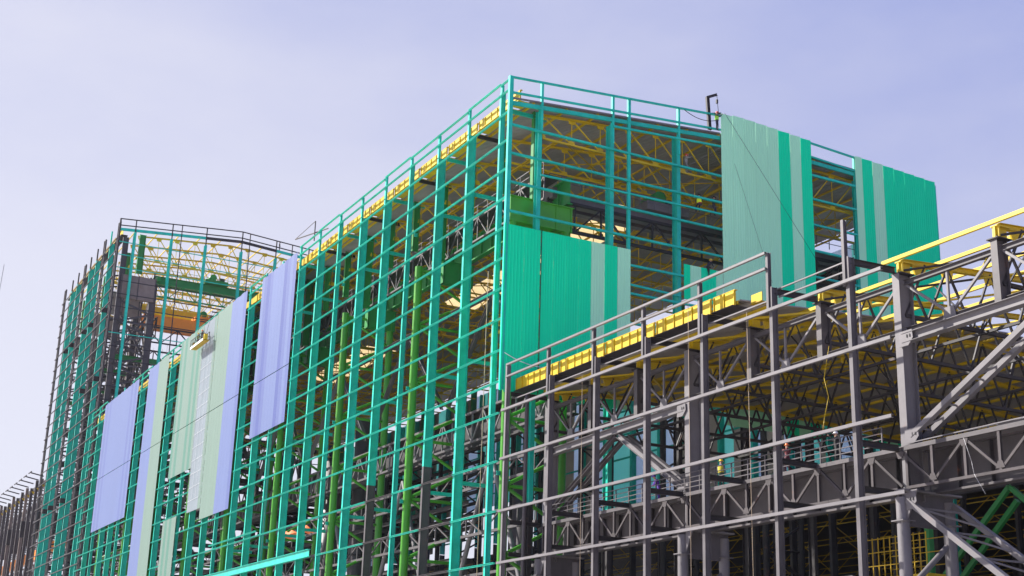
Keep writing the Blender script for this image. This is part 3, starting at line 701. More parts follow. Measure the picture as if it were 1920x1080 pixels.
# ================================================================== FAR HALL
Fh = thing('far_tower_frame', 'tallest open steel frame at far left, grey and teal columns without cladding', 'building', (-154, 0, 0))
def zt2(y): return 86.95+.081*min(y, 23)-.075*max(0, y-23)
fpx = [-155.2]+[-161.2-6*j for j in range(7)]+[-205.5]
kinds = ['g', 't', 'g', 't', 't', 'g', 't', 't', 'g']
for x, kd in zip(fpx, kinds):
    if kd == 'g':
        for s in (-.75, .75):
            mem(Fh, 'laced_post', (x+s*.8, .2, 0), (x+s*.8, .2, 86.6), 'B', .22, .3, GRAY, up=(0, 1, 0))
        mb = MB()
        for z in np.arange(2, 85, 2.45):
            mb.bar((x-.6, .2, z), (x+.6, .2, z+1.2), 'B', .08, .1, GRAYD); mb.bar((x-.6, .2, z+2.45), (x+.6, .2, z+1.2), 'B', .08, .1, GRAYD)
        mb.bar((x-.6, .2, 86.6), (x+.6, .2, 86.6), 'B', .14, .14, GRAYD)
        mb.build('lacing', Fh)
        mem(Fh, 'column_leg', (x, 1.6, 0), (x, 1.6, 84), 'H', .6, 1.0, GRAY, up=(0, 1, 0)); mem(Fh, 'column_leg', (x, 7.6, 0), (x, 7.6, 76), 'H', .7, 1.2, GRAY, up=(0, 1, 0))
        mb = MB()
        for j, z in enumerate(np.arange(4, 72, 4.0)):
            mb.bar((x, 1.6, z), (x, 7.6, z+2), 'B', .3, .3, GRAY); mb.bar((x, 7.6, z+2), (x, 1.6, z+4), 'B', .3, .3, GRAY); mb.bar((x, 1.6, z), (x, 7.6, z), 'B', .25, .25, GRAY)
        mb.build('lacing', Fh)
        mb = MB(); mb.box((x-.4, 1.6, 72.4), (x+.4, 7.9, 76.8), BRN)
        for yy in (1.7, 4.7, 7.8): mb.box((x-.5, yy-.08, 72.3), (x+.5, yy+.08, 76.9), GRAY)
        mb.build('column_head', Fh)
        mem(Fh, 'upper_column', (x, 4.6, 77.4), (x, 4.6, 85), 'H', .7, 1.1, GRND, up=(0, 1, 0))
        mem(Fh, 'column_leg', (x, 38.5, 0), (x, 38.5, 76), 'H', .7, 1.0, GRAY, up=(0, 1, 0)); mem(Fh, 'column_leg', (x, 44.3, 0), (x, 44.3, 84), 'H', .6, .9, GRAY, up=(0, 1, 0))
    else:
        for z0, z1 in ((0, 58 if x > -175 else 38), (58.5 if x > -175 else 38.5, 71), (71.5, 84.2)):
            mem(Fh, 'post', (x, .4, z0), (x, .4, z1), 'H', .36, .85, TEAL, up=(0, 1, 0))
        mem(Fh, 'post_splice', (x, .5, 57.8 if x > -175 else 37.8), (x, .5, 58.7 if x > -175 else 38.7), 'B', .5, 1.2, GRAYD, up=(0, 1, 0)); mem(Fh, 'post_splice', (x, .5, 70.8), (x, .5, 71.7), 'B', .5, 1.2, GRAYD, up=(0, 1, 0))
        mem(Fh, 'parapet_post', (x, .1, 84.2), (x, .1, 86.6), 'B', .28, .25, TEAL if x > -165 else GRAYD, up=(0, 1, 0))
gg = MB()
for z in np.arange(5, 84, 2.45):
    gg.bar((-154.2, -.1, z), (-206.3, -.1, z), 'B', .15, .14, GRAYD)
gg.build('girts', Fh, kind='stuff')
for i in range(len(fpx)-1):
    a, b = fpx[i]-.3, fpx[i+1]+.3
    mb = MB(); mb.box((b, 1.0, 84.5), (a, 1.05, 85.6), YEL if i in (0, 6, 7) else YELD); mb.box((b, .7, 84.3), (a, 1.9, 84.5), GRAYD); mb.box((b, .9, 85.6), (a, 1.3, 85.63), YEL); mb.build('gutter', Fh)
mem(Fh, 'corner_post', (-154, .05, 40), (-154, .05, 87.0), 'B', .26, .26, GRAYD, up=(0, 1, 0))
ey = [.05, 2.9, 9.65, 16.1, 23.0, 29.8, 36.4, 43, 45.6]
for i, y in enumerate(ey[1:-1]):
    mem(Fh, 'end_post', (-154.1, y, 30), (-154.1, y, 84.8), 'H', .45, .6, TEAL, up=(1, 0, 0))
    mem(Fh, 'parapet_post', (-154, y, 84.8), (-154, y, zt2(y)), 'B', .2, .2, GRAYD, up=(0, 1, 0))
for y in (11.4, 24.5, 33): mem(Fh, 'end_mullion', (-154, y, 60), (-154, y, zt2(y)), 'B', .16, .16, GRAYD, up=(0, 1, 0))
for a, b in zip(ey[:-1], ey[1:]):
    for dz, s, m in ((0, .17, GRAYD), (-1.25, .17, GRAYD)): mem(Fh, 'parapet_rail', (-154, a, zt2(a)+dz), (-154, b, zt2(b)+dz), 'B', s, s, m)
    mem(Fh, 'verge_beam', (-154.1, a, zt2(a)-2.0), (-154.1, b, zt2(b)-2.0), 'B', .25, .5, TEAL if (2 < b < 17 or 29 < a) else GRAYD)
gg = MB()
for j, z in enumerate(np.arange(82.6, 44, -2.45)):
    gg.bar((-154, .1, z), (-154, 45.6, z+.15), 'B', .13, .14, TEAL if j in (0, 1, 2, 7) else GRAYD)
gg.build('end_girts', Fh)
for k in range(9):
    roof_truss(Fh, -156.5-6*k, 4.5, 42.0, lambda y: zt2(y)-2.0, 3.4, YEL, k < 2, zb=80.6, nseg=11, tw=.26, ww=.13, gus=.55)
for y in [3, 7, 11, 15, 19, 23, 27, 31, 35, 39, 43]: mem(Fh, 'purlin', (-154.5, y, zt2(y)-2.05), (-206, y, zt2(y)-2.05), 'B', .14, .2, YEL)
# internal girders and floors
for z, m in ((62.0, GRND), (55.5, GRAYD), (49, GRAYD), (42, GRAYD), (35, GRAYD), (28, GRAYD)):
    for x in (-157.5, -170, -188, -204):
        mem(Fh, 'floor_beam', (x, 2, z), (x, 44, z), 'H', .4, .9, m)
    for y in (8, 20, 32): mem(Fh, 'floor_beam', (-156, y, z+.1), (-206, y, z+.1), 'H', .4, .7, GRAYD)
mb = MB()
for x in (-160, -178, -196):
    truss_mb(mb, [(x, 8+3*i, 69.2) for i in range(11)], [(x, 8+3*i, 66.3) for i in range(11)], GRAYD, .25, .18)
truss_mb(mb, [(-156-3*i, 9, 70) for i in range(17)], [(-156-3*i, 9, 66.5) for i in range(17)], GRAYD, .25, .18)
mb.build('inner_trusses', Fh)
for x in (-157.5, -185):
    mem(Fh, 'diagonal', (x, 8, 40), (x, 20, 58), 'B', .6, .6, GRAY); mem(Fh, 'diagonal', (x, 2, 62), (x, 8, 71), 'B', .4, .4, GRAY); mem(Fh, 'diagonal', (x, 8, 62), (x, 2, 71), 'B', .4, .4, GRAY)
xb = MB()
for a_, b_ in zip(fpx[:-1], fpx[1:]):
    for z in np.arange(6, 78, 9.0):
        for yy in (7.6, 38.5):
            xb.bar((a_, yy, z), (b_, yy, z+9), 'B', .22, .22, GRAYD); xb.bar((b_, yy, z), (a_, yy, z+9), 'B', .22, .22, GRAYD); xb.bar((a_, yy, z), (b_, yy, z), 'B', .3, .35, GRAYD)
        xb.bar(((a_+b_)/2, 7.6, z), ((a_+b_)/2, 7.6, z+9), 'B', .3, .3, BRN, up=(0, 1, 0))
xb.build('cross_bracing', Fh, kind='stuff')
st = MB()                                                   # stair flights and platform edges between the columns
for j, z in enumerate(np.arange(30, 62, 1.7)):
    st.bar((-156.5, 3+(j % 2)*2, z), (-159.5, 4+(j % 3)*1.5, z+.5), 'B', .8, .12, GRAYD); st.bar((-158, 2, z), (-158, 8, z+.6), 'B', .12, .14, GRAYD)
for x in (-166, -184, -202):
    for j, z in enumerate(np.arange(20, 80, 2.2)):
        st.bar((x, 1.5, z), (x-3, 6, z+1.8), 'B', .14, .3, GRAYD)
st.build('stair_flights', Fh)
mb = MB()
for x in np.arange(8, 36, .8): mb.bar((-155, x, 62.6), (-155, x, 65.0 if int(x) % 2 else 64.0), 'B', .03, .03, GRAYL, up=(0, 1, 0))
mb.build('starter_bars', Fh)

# bridge cranes as things of their own
def bridge(name, label, x0, y0, y1, z, m, hgt, lat=None, rail=True, cab=False):
    t = thing(name, label, 'overhead crane', (x0, (y0+y1)/2, z-hgt/2))
    for s in (-.7, .7):
        q = mem(t, 'girder', (x0+s, y0, z), (x0+s, y1, z), 'H' if m is not ORG else 'B', .7, hgt, m)
    for y in (y0+.4, y1-.4): mem(t, 'end_carriage', (x0-2.4, y, z-.2), (x0+2.4, y, z-.2), 'B', .7, .9, m)
    if lat:
        mb = MB(); n = int((y1-y0)/2.6)
        truss_mb(mb, [(x0+1.7, y0+2.6*i, z-hgt/2-.1) for i in range(n)], [(x0+1.7, y0+2.6*i, z-hgt/2-2.6) for i in range(n)], lat, .24, .14)
        mb.build('underslung_truss', t)
    if rail:
        mb = MB()
        for y in np.arange(y0, y1, 1.5): mb.bar((x0+1.9, y, z+hgt/2), (x0+1.9, y, z+hgt/2+1.1), 'B', .06, .06, m, up=(0, 1, 0))
        for dz in (.55, 1.1): mb.bar((x0+1.9, y0, z+hgt/2+dz), (x0+1.9, y1, z+hgt/2+dz), 'B', .05, .05, m)
        mb.build('handrail', t)
    yt = y0+(y1-y0)*.35
    mb = MB(); mb.box((x0-1.6, yt-2.2, z+hgt/2+.1), (x0+1.6, yt+2.2, z+hgt/2+.9), m); mb.bar((x0-1.2, yt-.6, z+hgt/2+1.5), (x0+1.2, yt-.6, z+hgt/2+1.5), 'O', 1.3, 1.3, GRND); mb.box((x0-.8, yt+.7, z+hgt/2+.9), (x0+.8, yt+1.7, z+hgt/2+1.7), GRAYD)
    mb.build('trolley', t)
    return t
bridge('grey_bridge_crane', 'grey overhead crane girder crossing behind the teal end wall', -5.5, 5.8, 40.6, 43.65, GRAYL, 1.0, lat=GRAYD)
mb = MB(); 
t = thing('hanging_yellow_girder', 'yellow lattice girder hanging askew inside the hall behind the end wall', 'girder', (-18, 12, 38))
mem(t, 'chord', (-22, 10, 37.2), (-12, 18, 40.8), 'B', .3, .5, YEL); mem(t, 'chord', (-22, 10, 36.0), (-12, 18, 39.6), 'B', .2, .3, YEL)
for i in range(6):
    mem(t, 'web_bar', lerp((-22, 10, 37.2), (-12, 18, 40.8), i/6), lerp((-22, 10, 36), (-12, 18, 39.6), (i+1)/6), 'B', .12, .12, YEL)
bridge('green_bridge_crane', 'long green overhead crane under the far frame roof', -158.5, 8.2, 41, 77.6, GRND, 1.5, lat=GRND, rail=True)
bridge('orange_bridge_crane', 'orange overhead crane with trolley inside the far frame', -161.5, 7.6, 41, 70.4, ORG, 2.6, rail=True)
t = thing('yellow_bridge_crane', 'yellow overhead crane between the green and orange ones in far frame', 'overhead crane', (-170, 24, 75))
for s in (-1, 1): mem(t, 'girder', (-170+s, 8, 75.0), (-170+s, 41, 75.0), 'B', .6, .9, YEL)
mem(t, 'end_carriage', (-172, 8.3, 75), (-168, 8.3, 75), 'B', .6, .8, YEL)

# ================================================================== low far range at bottom left
Lh = thing('far_left_range', 'low range of dark grey columns beyond the tall frame at far left', 'building', (-260, 0, 0))
for j in range(26):
    x = -209-6*j
    hj = 46.5+.5*math.sin(j*2.3)
    mem(Lh, 'column', (x, 1.0, 0), (x, 1.0, hj), 'H', .4, .6, GRAY if j % 3 else BRN, up=(0, 1, 0))
    if j % 3 == 0:
        mem(Lh, 'column', (x, 6.5, 0), (x, 6.5, 37), 'H', .7, 1.1, GRAYD, up=(0, 1, 0))
        mb = MB(); mb.box((x-.4, .6, 36), (x+.4, 7, 39.5), GRAYD); mb.build('column_head', Lh)
    mem(Lh, 'outrigger', (x, 1.2, 47.0), (x, -1.6, 47.5), 'B', .2, .22, GRAYD); mem(Lh, 'outrigger', (x-1.8, -1.6, 47.5), (x+1.8, -1.6, 47.5), 'B', .16, .16, GRAYD)
    mem(Lh, 'bracket', (x, 1.2, 45.0), (x, 3.4, 47.0), 'B', .4, .6, YEL); mem(Lh, 'post', (x-3, 3.2, 28), (x-3, 3.2, 45+.6*math.cos(j*1.7)), 'B', .3, .3, GRAYD, up=(0, 1, 0)); mem(Lh, 'knee_brace', (x, 1.2, 40), (x-3, 3.2, 44), 'B', .25, .25, GRAY)
mb = MB()
for k in range(26):
    x = -209-6*k; truss_mb(mb, [(x, 3+4*i, 46.5+.2*i) for i in range(10)], [(x, 3+4*i, 43.5) for i in range(10)], GRAYD, .22, .16)
mb.build('roof_trusses', Lh)
mem(Lh, 'girder', (-207, 1.4, 45.6), (-360, 1.4, 45.6), 'B', .4, .7, GRAYD)
mb = MB(); truss_mb(mb, [(-207-3*i, 3.6, 43.5) for i in range(50)], [(-207-3*i, 3.6, 40.5) for i in range(50)], GRAYD, .25, .2); truss_mb(mb, [(-207-3*i, 3.6, 30) for i in range(50)], [(-207-3*i, 3.6, 27) for i in range(50)], GRAYD, .25, .2); mb.build('runway_truss', Lh)
t = thing('orange_crane_girder', 'rusty orange crane girder deep in the low far left range', 'overhead crane', (-225, 8, 34)); mem(t, 'girder', (-212, 8, 34.5), (-330, 8, 34.5), 'B', 1.0, 2.2, ORG)

# ================================================================== suspended cradle
cx, cz = -84.6, 47.3
cr = thing('suspended_cradle', 'small suspended work cradle hanging on the pale facade panels', 'work cradle', (cx, -1.1, cz))
mb = MB(); mb.box((cx-3, -1.55, cz), (cx+3, -.75, cz+.14), YELD); mb.box((cx-3, -1.6, cz-.04), (cx+3, -1.55, cz+.26), CABLE); mb.build('platform', cr)
for xx in np.linspace(-3, 3, 7):
    for yy in (-1.57, -.78): mem(cr, 'rail_post', (cx+xx, yy, cz+.1), (cx+xx, yy, cz+1.2), 'B', .07, .07, GRAYD, up=(0, 1, 0))
for z in (.65, 1.2):
    for yy in (-1.57, -.78): mem(cr, 'rail_bar', (cx-3, yy, cz+z), (cx+3, yy, cz+z), 'B', .06, .06, GRAYD)
for s in (-1, 1):
    mb = MB(); mb.box((cx+s*2.7-.2, -1.4, cz+.2), (cx+s*2.7+.2, -.95, cz+.9), YEL); mb.build('hoist_motor', cr)
    mem(cr, 'suspension_rope', (cx+s*2.7, -1.15, cz+.9), (cx+s*2.7, -.6, 51.3), 'O', .04, .04, DARK)
    mem(cr, 'davit', (cx+s*2.7, -.7, 51.3), (cx+s*2.7, 2.5, 51.3), 'B', .12, .14, GRAYD)
# ladder-like lines over the pale strip below it
for i, x in enumerate(np.linspace(-80.8, -86.1, 4)):
    o = mem(None, 'hanging_rope', (x, -.32, 27.0), (x, -.32, 47), 'O', .025, .025, CABLE, up=(0, 1, 0)); o['label'] = ['rightmost', 'third from left', 'second from left', 'leftmost'][i]+' white rope hanging down the pale strip under the cradle'; o['category'] = 'rope'; o['group'] = 'ropes below the cradle'
mb = MB()
for z in np.arange(27, 46, 1.75):
    pts = [(-80.9-i*.75, -.33, z-.02*i+rnd.uniform(-.03, .03)) for i in range(8)]
    mb.tube(pts, .012, CABLE)
o = mb.build('safety_line_net', None, org=(-83, -.3, 36)); o['label'] = 'white cross lines of the net on the pale strip under the cradle'; o['category'] = 'net'

# ================================================================== people
SKIN = mat('skin', (.42, .24, .16), .6, .3, var=.03)
def cloth(name, c): return mat(name, c, .85, .15, var=.08, scale=4)
HIVIS = cloth('hi_vis_yellow', (.70, .85, .05)); NAVY = cloth('navy_cloth', (.035, .03, .05)); REDC = cloth('red_cloth', (.55, .05, .05)); PURP = cloth('purple_cloth', (.09, .03, .30))
DKG = cloth('dark_green_cloth', (.03, .08, .04)); CAMO = cloth('camo_cloth', (.20, .20, .17)); YC = cloth('yellow_cloth', (.50, .42, .05)); BLK = cloth('black_cloth', (.02, .018, .025)); MAR = cloth('maroon_cloth', (.16, .03, .04))
def bodymat(name, top, legs, zsplit=.97):
    m = bpy.data.materials.new(name); m.use_nodes = True; n = m.node_tree.nodes; l = m.node_tree.links; b = n['Principled BSDF']; b.inputs['Roughness'].default_value = .8
    a = n.new('ShaderNodeAttribute'); a.attribute_name = 'region'
    m1 = n.new('ShaderNodeMix'); m1.data_type = 'RGBA'; m2 = n.new('ShaderNodeMix'); m2.data_type = 'RGBA'
    t1 = n.new('ShaderNodeMath'); t1.operation = 'GREATER_THAN'; t1.inputs[1].default_value = .5; t2 = n.new('ShaderNodeMath'); t2.operation = 'GREATER_THAN'; t2.inputs[1].default_value = 1.5
    l.new(a.outputs['Fac'], t1.inputs[0]); l.new(a.outputs['Fac'], t2.inputs[0]); l.new(t1.outputs[0], m1.inputs[0]); l.new(t2.outputs[0], m2.inputs[0])
    m1.inputs[6].default_value = (*legs, 1); m1.inputs[7].default_value = (*top, 1); l.new(m1.outputs[2], m2.inputs[6]); m2.inputs[7].default_value = (.42, .24, .16, 1)
    l.new(m2.outputs[2], b.inputs['Base Color']); return m
def person(label, loc, rot, top, legs, vest=None, helmet=None, pose='stand', bend=0, harness=False):
    """one continuous lofted body; joints in metres, x = facing"""
    J = dict(pel=(0, 0, .95), che=(0, 0, 1.30), nk=(0, 0, 1.50), hd=(.02, 0, 1.64), top=(.01, 0, 1.76),
             hl=(0, .10, .90), kl=(.04, .11, .50), al=(0, .12, .09), tl=(.16, .13, .04), hr=(0, -.10, .90), kr=(.04, -.11, .50), ar=(0, -.12, .09), tr=(.16, -.13, .04),
             sl=(0, .19, 1.42), el=(.02, .26, 1.14), wl=(.14, .24, .92), fl=(.2, .23, .84), sr=(0, -.19, 1.42), er=(.02, -.26, 1.14), wr=(.14, -.24, .92), fr=(.2, -.23, .84))
    if pose == 'reach': J.update(el=(.22, .24, 1.36), wl=(.42, .2, 1.52), fl=(.48, .19, 1.58), er=(.20, -.24, 1.30), wr=(.42, -.18, 1.34), fr=(.5, -.16, 1.36))
    if pose == 'lean':
        J.update(che=(.14, 0, 1.26), nk=(.24, 0, 1.42), hd=(.32, 0, 1.54), top=(.36, 0, 1.65), sl=(.2, .19, 1.36), sr=(.2, -.19, 1.36), el=(.3, .26, 1.1), wl=(.46, .2, .98), fl=(.54, .18, .95), er=(.3, -.26, 1.1), wr=(.46, -.2, 1.0), fr=(.54, -.18, .98))
    if pose == 'sit':
        J.update(kl=(.42, .13, .86), al=(.44, .13, .46), tl=(.58, .13, .42), kr=(.40, -.13, .84), ar=(.38, -.13, .44), tr=(.52, -.13, .4), el=(.2, .26, 1.2), wl=(.38, .2, 1.15), fl=(.46, .18, 1.18))
    if pose == 'climb':
        J.update(kl=(.28, .13, .68), al=(.12, .13, .38), tl=(.25, .13, .34), el=(.2, .26, 1.6), wl=(.3, .22, 1.85), fl=(.33, .2, 1.94), er=(.24, -.24, 1.4), wr=(.36, -.2, 1.5), fr=(.42, -.18, 1.56))
    me = bpy.data.meshes.new('body'); keys = list(J); V = [J[k] for k in keys]; ix = {k: i for i, k in enumerate(keys)}
    E = [('pel', 'che'), ('che', 'nk'), ('nk', 'hd'), ('hd', 'top'), ('pel', 'hl'), ('hl', 'kl'), ('kl', 'al'), ('al', 'tl'), ('pel', 'hr'), ('hr', 'kr'), ('kr', 'ar'), ('ar', 'tr'),
         ('che', 'sl'), ('sl', 'el'), ('el', 'wl'), ('wl', 'fl'), ('che', 'sr'), ('sr', 'er'), ('er', 'wr'), ('wr', 'fr')]
    me.from_pydata(V, [(ix[a], ix[b]) for a, b in E], [])
    o = link(bpy.data.objects.new('tmp_body', me))
    sk = o.modifiers.new('s', 'SKIN'); sk.use_smooth_shade = True
    R = dict(pel=(.15, .12), che=(.17, .12), nk=(.065, .065), hd=(.095, .10), top=(.06, .06), hl=(.10, .10), kl=(.07, .07), al=(.05, .05), tl=(.045, .035), hr=(.10, .10), kr=(.07, .07), ar=(.05, .05), tr=(.045, .035),
             sl=(.07, .07), el=(.05, .05), wl=(.035, .035), fl=(.04, .03), sr=(.07, .07), er=(.05, .05), wr=(.035, .035), fr=(.04, .03))
    for k, i in ix.items():
        s = me.skin_vertices[0].data[i]; s.radius = R[k]; s.use_root = (k == 'pel')
    o.modifiers.new('u', 'SUBSURF').levels = 1
    dg = bpy.context.evaluated_depsgraph_get(); dg.update(); ev = o.evaluated_get(dg); bm = bpy.data.meshes.new_from_object(ev)
    bpy.data.objects.remove(o)
    att = bm.attributes.new('region', 'FLOAT', 'POINT')
    seg = [(Vector(J[a]), Vector(J[b]), (a, b)) for a, b in E]
    vals = []
    for v in bm.vertices:
        best = None
        for a, b, nm in seg:
            d = b-a; t = max(0, min(1, (v.co-a).dot(d)/d.length_squared)); dd = (v.co-(a+d*t)).length
            if best is None or dd < best[0]: best = (dd, nm, t)
        nm = best[1]
        if nm in (('nk', 'hd'), ('hd', 'top')) or nm[1] in ('fl', 'fr'): vals.append(2.)
        elif nm[0] in ('hl', 'kl', 'al', 'hr', 'kr', 'ar') or nm in (('pel', 'hl'), ('pel', 'hr')) or (nm == ('pel', 'che') and best[2] < .15): vals.append(0.)
        else: vals.append(1.)
    att.data.foreach_set('value', vals)
    bm.materials.clear(); bm.materials.append(bodymat('worker_clothes', top, legs))
    for p in bm.polygons: p.use_smooth = True
    body = link(bpy.data.objects.new('person', bm)); body.location = loc; body.rotation_euler = (0, bend, rot)
    body['label'] = label; body['category'] = 'person'
    def add(mb, name):
        c = mb.build(name, None, org=(0, 0, 0)); c.parent = body; c.location = (0, 0, 0); return c
    hd = Vector(J['hd'])
    # helmet dome with brim
    if helmet:
        mb = MB(); c = hd+Vector((0, 0, .05)); rings = [(1.0, 0), (.96, .06), (.78, .10), (.45, .135), (.06, .15)]; n = 12
        base = len(mb.V); mi = mb.mi(helmet)
        for r, h in rings:
            for i in range(n): a = 2*math.pi*i/n; mb.V.append((c.x+.125*r*math.cos(a), c.y+.11*r*math.sin(a), c.z+h))
        for k in range(len(rings)-1):
            for i in range(n): mb.F.append((k*n+i, k*n+(i+1) % n, (k+1)*n+(i+1) % n, (k+1)*n+i)); mb.I.append(mi); mb.S.append(True)
        mb.prism([(c.x-.13, -.11, c.z), (c.x+.12, -.12, c.z), (c.x+.19, -.06, c.z), (c.x+.19, .06, c.z), (c.x+.12, .12, c.z), (c.x-.13, .11, c.z)], (0, 0, 1), .012, helmet)
        add(mb, 'helmet')
    if vest:
        mb = MB(); p0 = Vector(J['pel'])+Vector((0, 0, .02)); p1 = Vector(J['che']); p2 = p1+(Vector(J['nk'])-p1)*.55; n = 14; mi = mb.mi(vest)
        for P, a_, b_ in ((p0, .165, .20), (p1, .16, .225), (p2, .13, .21)):
            for i in range(n): t = 2*math.pi*i/n; mb.V.append((P.x+a_*math.cos(t), P.y+b_*math.sin(t), P.z))
        for k in range(2):
            for i in range(n): mb.F.append((k*n+i, k*n+(i+1) % n, (k+1)*n+(i+1) % n, (k+1)*n+i)); mb.I.append(mi); mb.S.append(True)
        add(mb, 'vest')
    # face: nose, eyes
    mb = MB(); mb.bar(hd+Vector((.085, 0, .02)), hd+Vector((.125, 0, -.02)), 'B', .03, .03, SKIN); add(mb, 'nose')
    mb = MB()
    for s in (-1, 1): mb.bar(hd+Vector((.08, s*.035, .025)), hd+Vector((.105, s*.035, .025)), 'O', .02, .02, DARK)
    add(mb, 'eyes')
    if harness:
        mb = MB(); p = Vector(J['pel']); mb.bar(p+Vector((-.02, -.02, .0)), p+Vector((-.02, -.02, .06)), 'O', .36, .36, REDC, up=(0, 1, 0)); add(mb, 'belt')
    return body
HY = mat('helmet_yellow', (.85, .60, .02), .3, .5); HO = mat('helmet_orange', (.8, .18, .03), .3, .5); HW = mat('helmet_white', (.8, .8, .8), .3, .5); HR = mat('helmet_red', (.6, .05, .04), .3, .5)
navy, black = (.03, .03, .05), (.02, .02, .02)
person('roof worker in green vest standing at parapet beside the grey hoist', (.40, 20.15, 51.0), math.pi*.15, (.03, .04, .05), navy, vest=cloth('green_yellow_vest', (.35, .75, .08)), helmet=HR, pose='reach')
person('worker in bright yellow vest sitting on the upper end wall girt', (.0, 18.45, 43.05), math.pi*.9, (.05, .06, .05), navy, vest=HIVIS, helmet=BLK, pose='sit', harness=True)
person('worker in dark clothes at edge of tall sage cladding panel', (-.1, 20.05, 43.2), math.pi*.4, black, navy, helmet=BLK, pose='climb')
person('worker in camouflage climbing below the roof beam', (-.1, 17.2, 46.5), math.pi*.4, (.22, .22, .2), (.18, .18, .16), helmet=HR, pose='climb')
person('worker with yellow helmet leaning over the top of short panels', (.35, 19.0, 37.35), math.pi*.5, (.03, .03, .04), black, helmet=HY, pose='lean')
person('worker in yellow jacket on the crane catwalk', (22.1, 3.9, 15.32), math.pi*.6, (.12, .13, .2), (.04, .07, .05), vest=YC, helmet=HY, pose='stand')
person('worker in purple overall at catwalk railing', (15.5, 3.8, 15.32), math.pi*1.4, (.10, .03, .32), (.08, .03, .26), helmet=PURP, pose='lean')
person('worker in maroon clothes on the catwalk under the rafters', (28.4, 3.9, 15.32), math.pi*.9, (.15, .03, .03), (.08, .02, .03), helmet=HO, pose='reach')
person('worker in black clothes at the right end of the catwalk', (32.6, 3.9, 15.32), math.pi*1.3, black, black, helmet=HW, pose='reach')
person('tiny worker standing on far frame parapet', (-154, 30.4, 86.4), 1.0, black, navy, helmet=BLK, pose='stand')
for dx_, h_, l_ in ((-1.2, HY, 'worker with yellow helmet in the suspended cradle'), (.6, HO, 'worker with orange helmet in the suspended cradle')):
    person(l_, (cx+dx_, -1.15, cz+.15), math.pi/2, (.08, .08, .09), navy, vest=cloth('dull_vest', (.35, .4, .1)) if dx_ < 0 else None, helmet=h_, pose='reach')

# roof hoist beside the roof worker
t = thing('roof_hoist', 'small dark grey davit hoist beside the worker on parapet', 'hoist', (.1, 19.8, 51))
mem(t, 'mast', (.15, 19.55, 51.0), (.15, 19.35, 54.1), 'H', .22, .3, GRAYD, up=(0, 1, 0)); mem(t, 'jib', (.15, 19.3, 54.05), (.15, 20.4, 54.6), 'H', .18, .22, GRAYD)
mb = MB(); mb.box((.07, 20.3, 53.75), (.23, 20.46, 54.1), DARK); mb.build('pulley_block', t)
mem(t, 'hoist_rope', (.15, 20.38, 54.5), (.15, 20.55, 52.6), 'O', .05, .05, DARK); mem(t, 'brace', (.15, 19.7, 52.6), (.15, 20.8, 52.9), 'B', .1, .12, GRAYD)

# ropes and cables
def cable(name, label, pts, r, m, cat='rope', sag=0, group=None):
    P = [Vector(p) for p in pts]; out_ = []
    for a, b in zip(P[:-1], P[1:]):
        n = 10 if sag else 1
        for i in range(n):
            t_ = i/n; q = a.lerp(b, t_); q.z -= sag*4*t_*(1-t_); out_.append(q)
    out_.append(P[-1]); mb_ = MB(); mb_.tube(out_, r, m); o_ = mb_.build(name, None, org=P[0]); o_['label'] = label; o_['category'] = cat
    if group: o_['group'] = group
    return o_
cable('guy_rope', 'long dark rope slanting across the tall sage panel', [(.4, 21.0, 52.9), (1.6, 30.0, 40.2)], .016, DARK)
cable('guy_rope', 'fainter dark cable falling steeply over the sage panel', [(.38, 22.0, 48.3), (.6, 25.6, 38)], .01, DARK)
cable('safety_line', 'sagging safety line from the parapet post to roof worker', [(.3, 16.8, 52.2), (.2, 20.1, 52.0)], .03, DARK, sag=.35)
cable('white_cable', 'white cable sagging across the bottom of teal corner panels', [(.42, 0, 28.0), (.42, 6.5, 28.1)], .03, CABLE, 'cable', sag=.75)
for i, (x0, x1) in enumerate(((-4.6, -5.6), (-3.6, -4.0))):
    cable('hanging_rope', ['left', 'right'][i]+' one of two thin brown ropes behind the teal girts near the corner', [(x0, .9, 36), (x0-.1, .9, 8)], .03, ROPE, group='brown ropes near the corner')
for x, zt_, l in ((11.7, 24, 'thin yellowish rope hanging beside the third grey post'), (24.1, 26, 'thin pale rope hanging right of the grey crane column'), (29.8, 24, 'thin pale rope hanging by the fifth grey post'), (-55.4, 48, 'thin rope hanging left of the lavender facade block')):
    cable('hanging_rope', l, [(x, .15, zt_), (x+.1, .15, 3)], .014, ROPE)
cable('hanging_rope', 'long dark joint line rope down the teal end panels', [(.40, 2.985, 38.5), (.40, 2.985, 25.2)], .03, DARK)
cable('power_cable', 'tangled yellow cable dangling from the annex rafters', [(33.8, 2.6, 21.5), (33.3, 2.6, 19.8), (33.6, 2.6, 18.7), (33.2, 2.6, 17.6), (33.0, 2.6, 16.8)], .014, YEL, 'cable')
cable('wire', 'dangling pale wires beside the big grey column', [(42.8, 2.8, 15.0), (43.2, 2.8, 13.8), (43.3, 2.8, 13.2), (43.9, 2.8, 12.2)], .006, CABLE, 'wire')

# orange tarp bundles inside, left
t = thing('orange_tarpaulin', 'orange tarpaulin draped on a ledge behind the lower teal posts', 'tarpaulin', (-49, 2, 19.4))
for k, (x0, x1) in enumerate(((-54.5, -50.2), (-48.6, -46.2))):
    mb = MB(); n = 9
    for i in range(n):
        f = i/(n-1); h = .35+.35*math.sin(f*math.pi)*(1+.4*math.sin(f*9+k))
        for yy, hh in ((1.6, .1), (2.0, h), (2.4, h*.8), (2.8, .05)): mb.V.append((x0+(x1-x0)*f, yy, 19.35+hh+.08*math.sin(f*13+yy*5)))
    mi = mb.mi(TARP)
    for i in range(n-1):
        for j in range(3): a = i*4+j; mb.F.append((a, a+1, a+5, a+4)); mb.I.append(mi); mb.S.append(True)
    mb.build('tarp_fold', t)
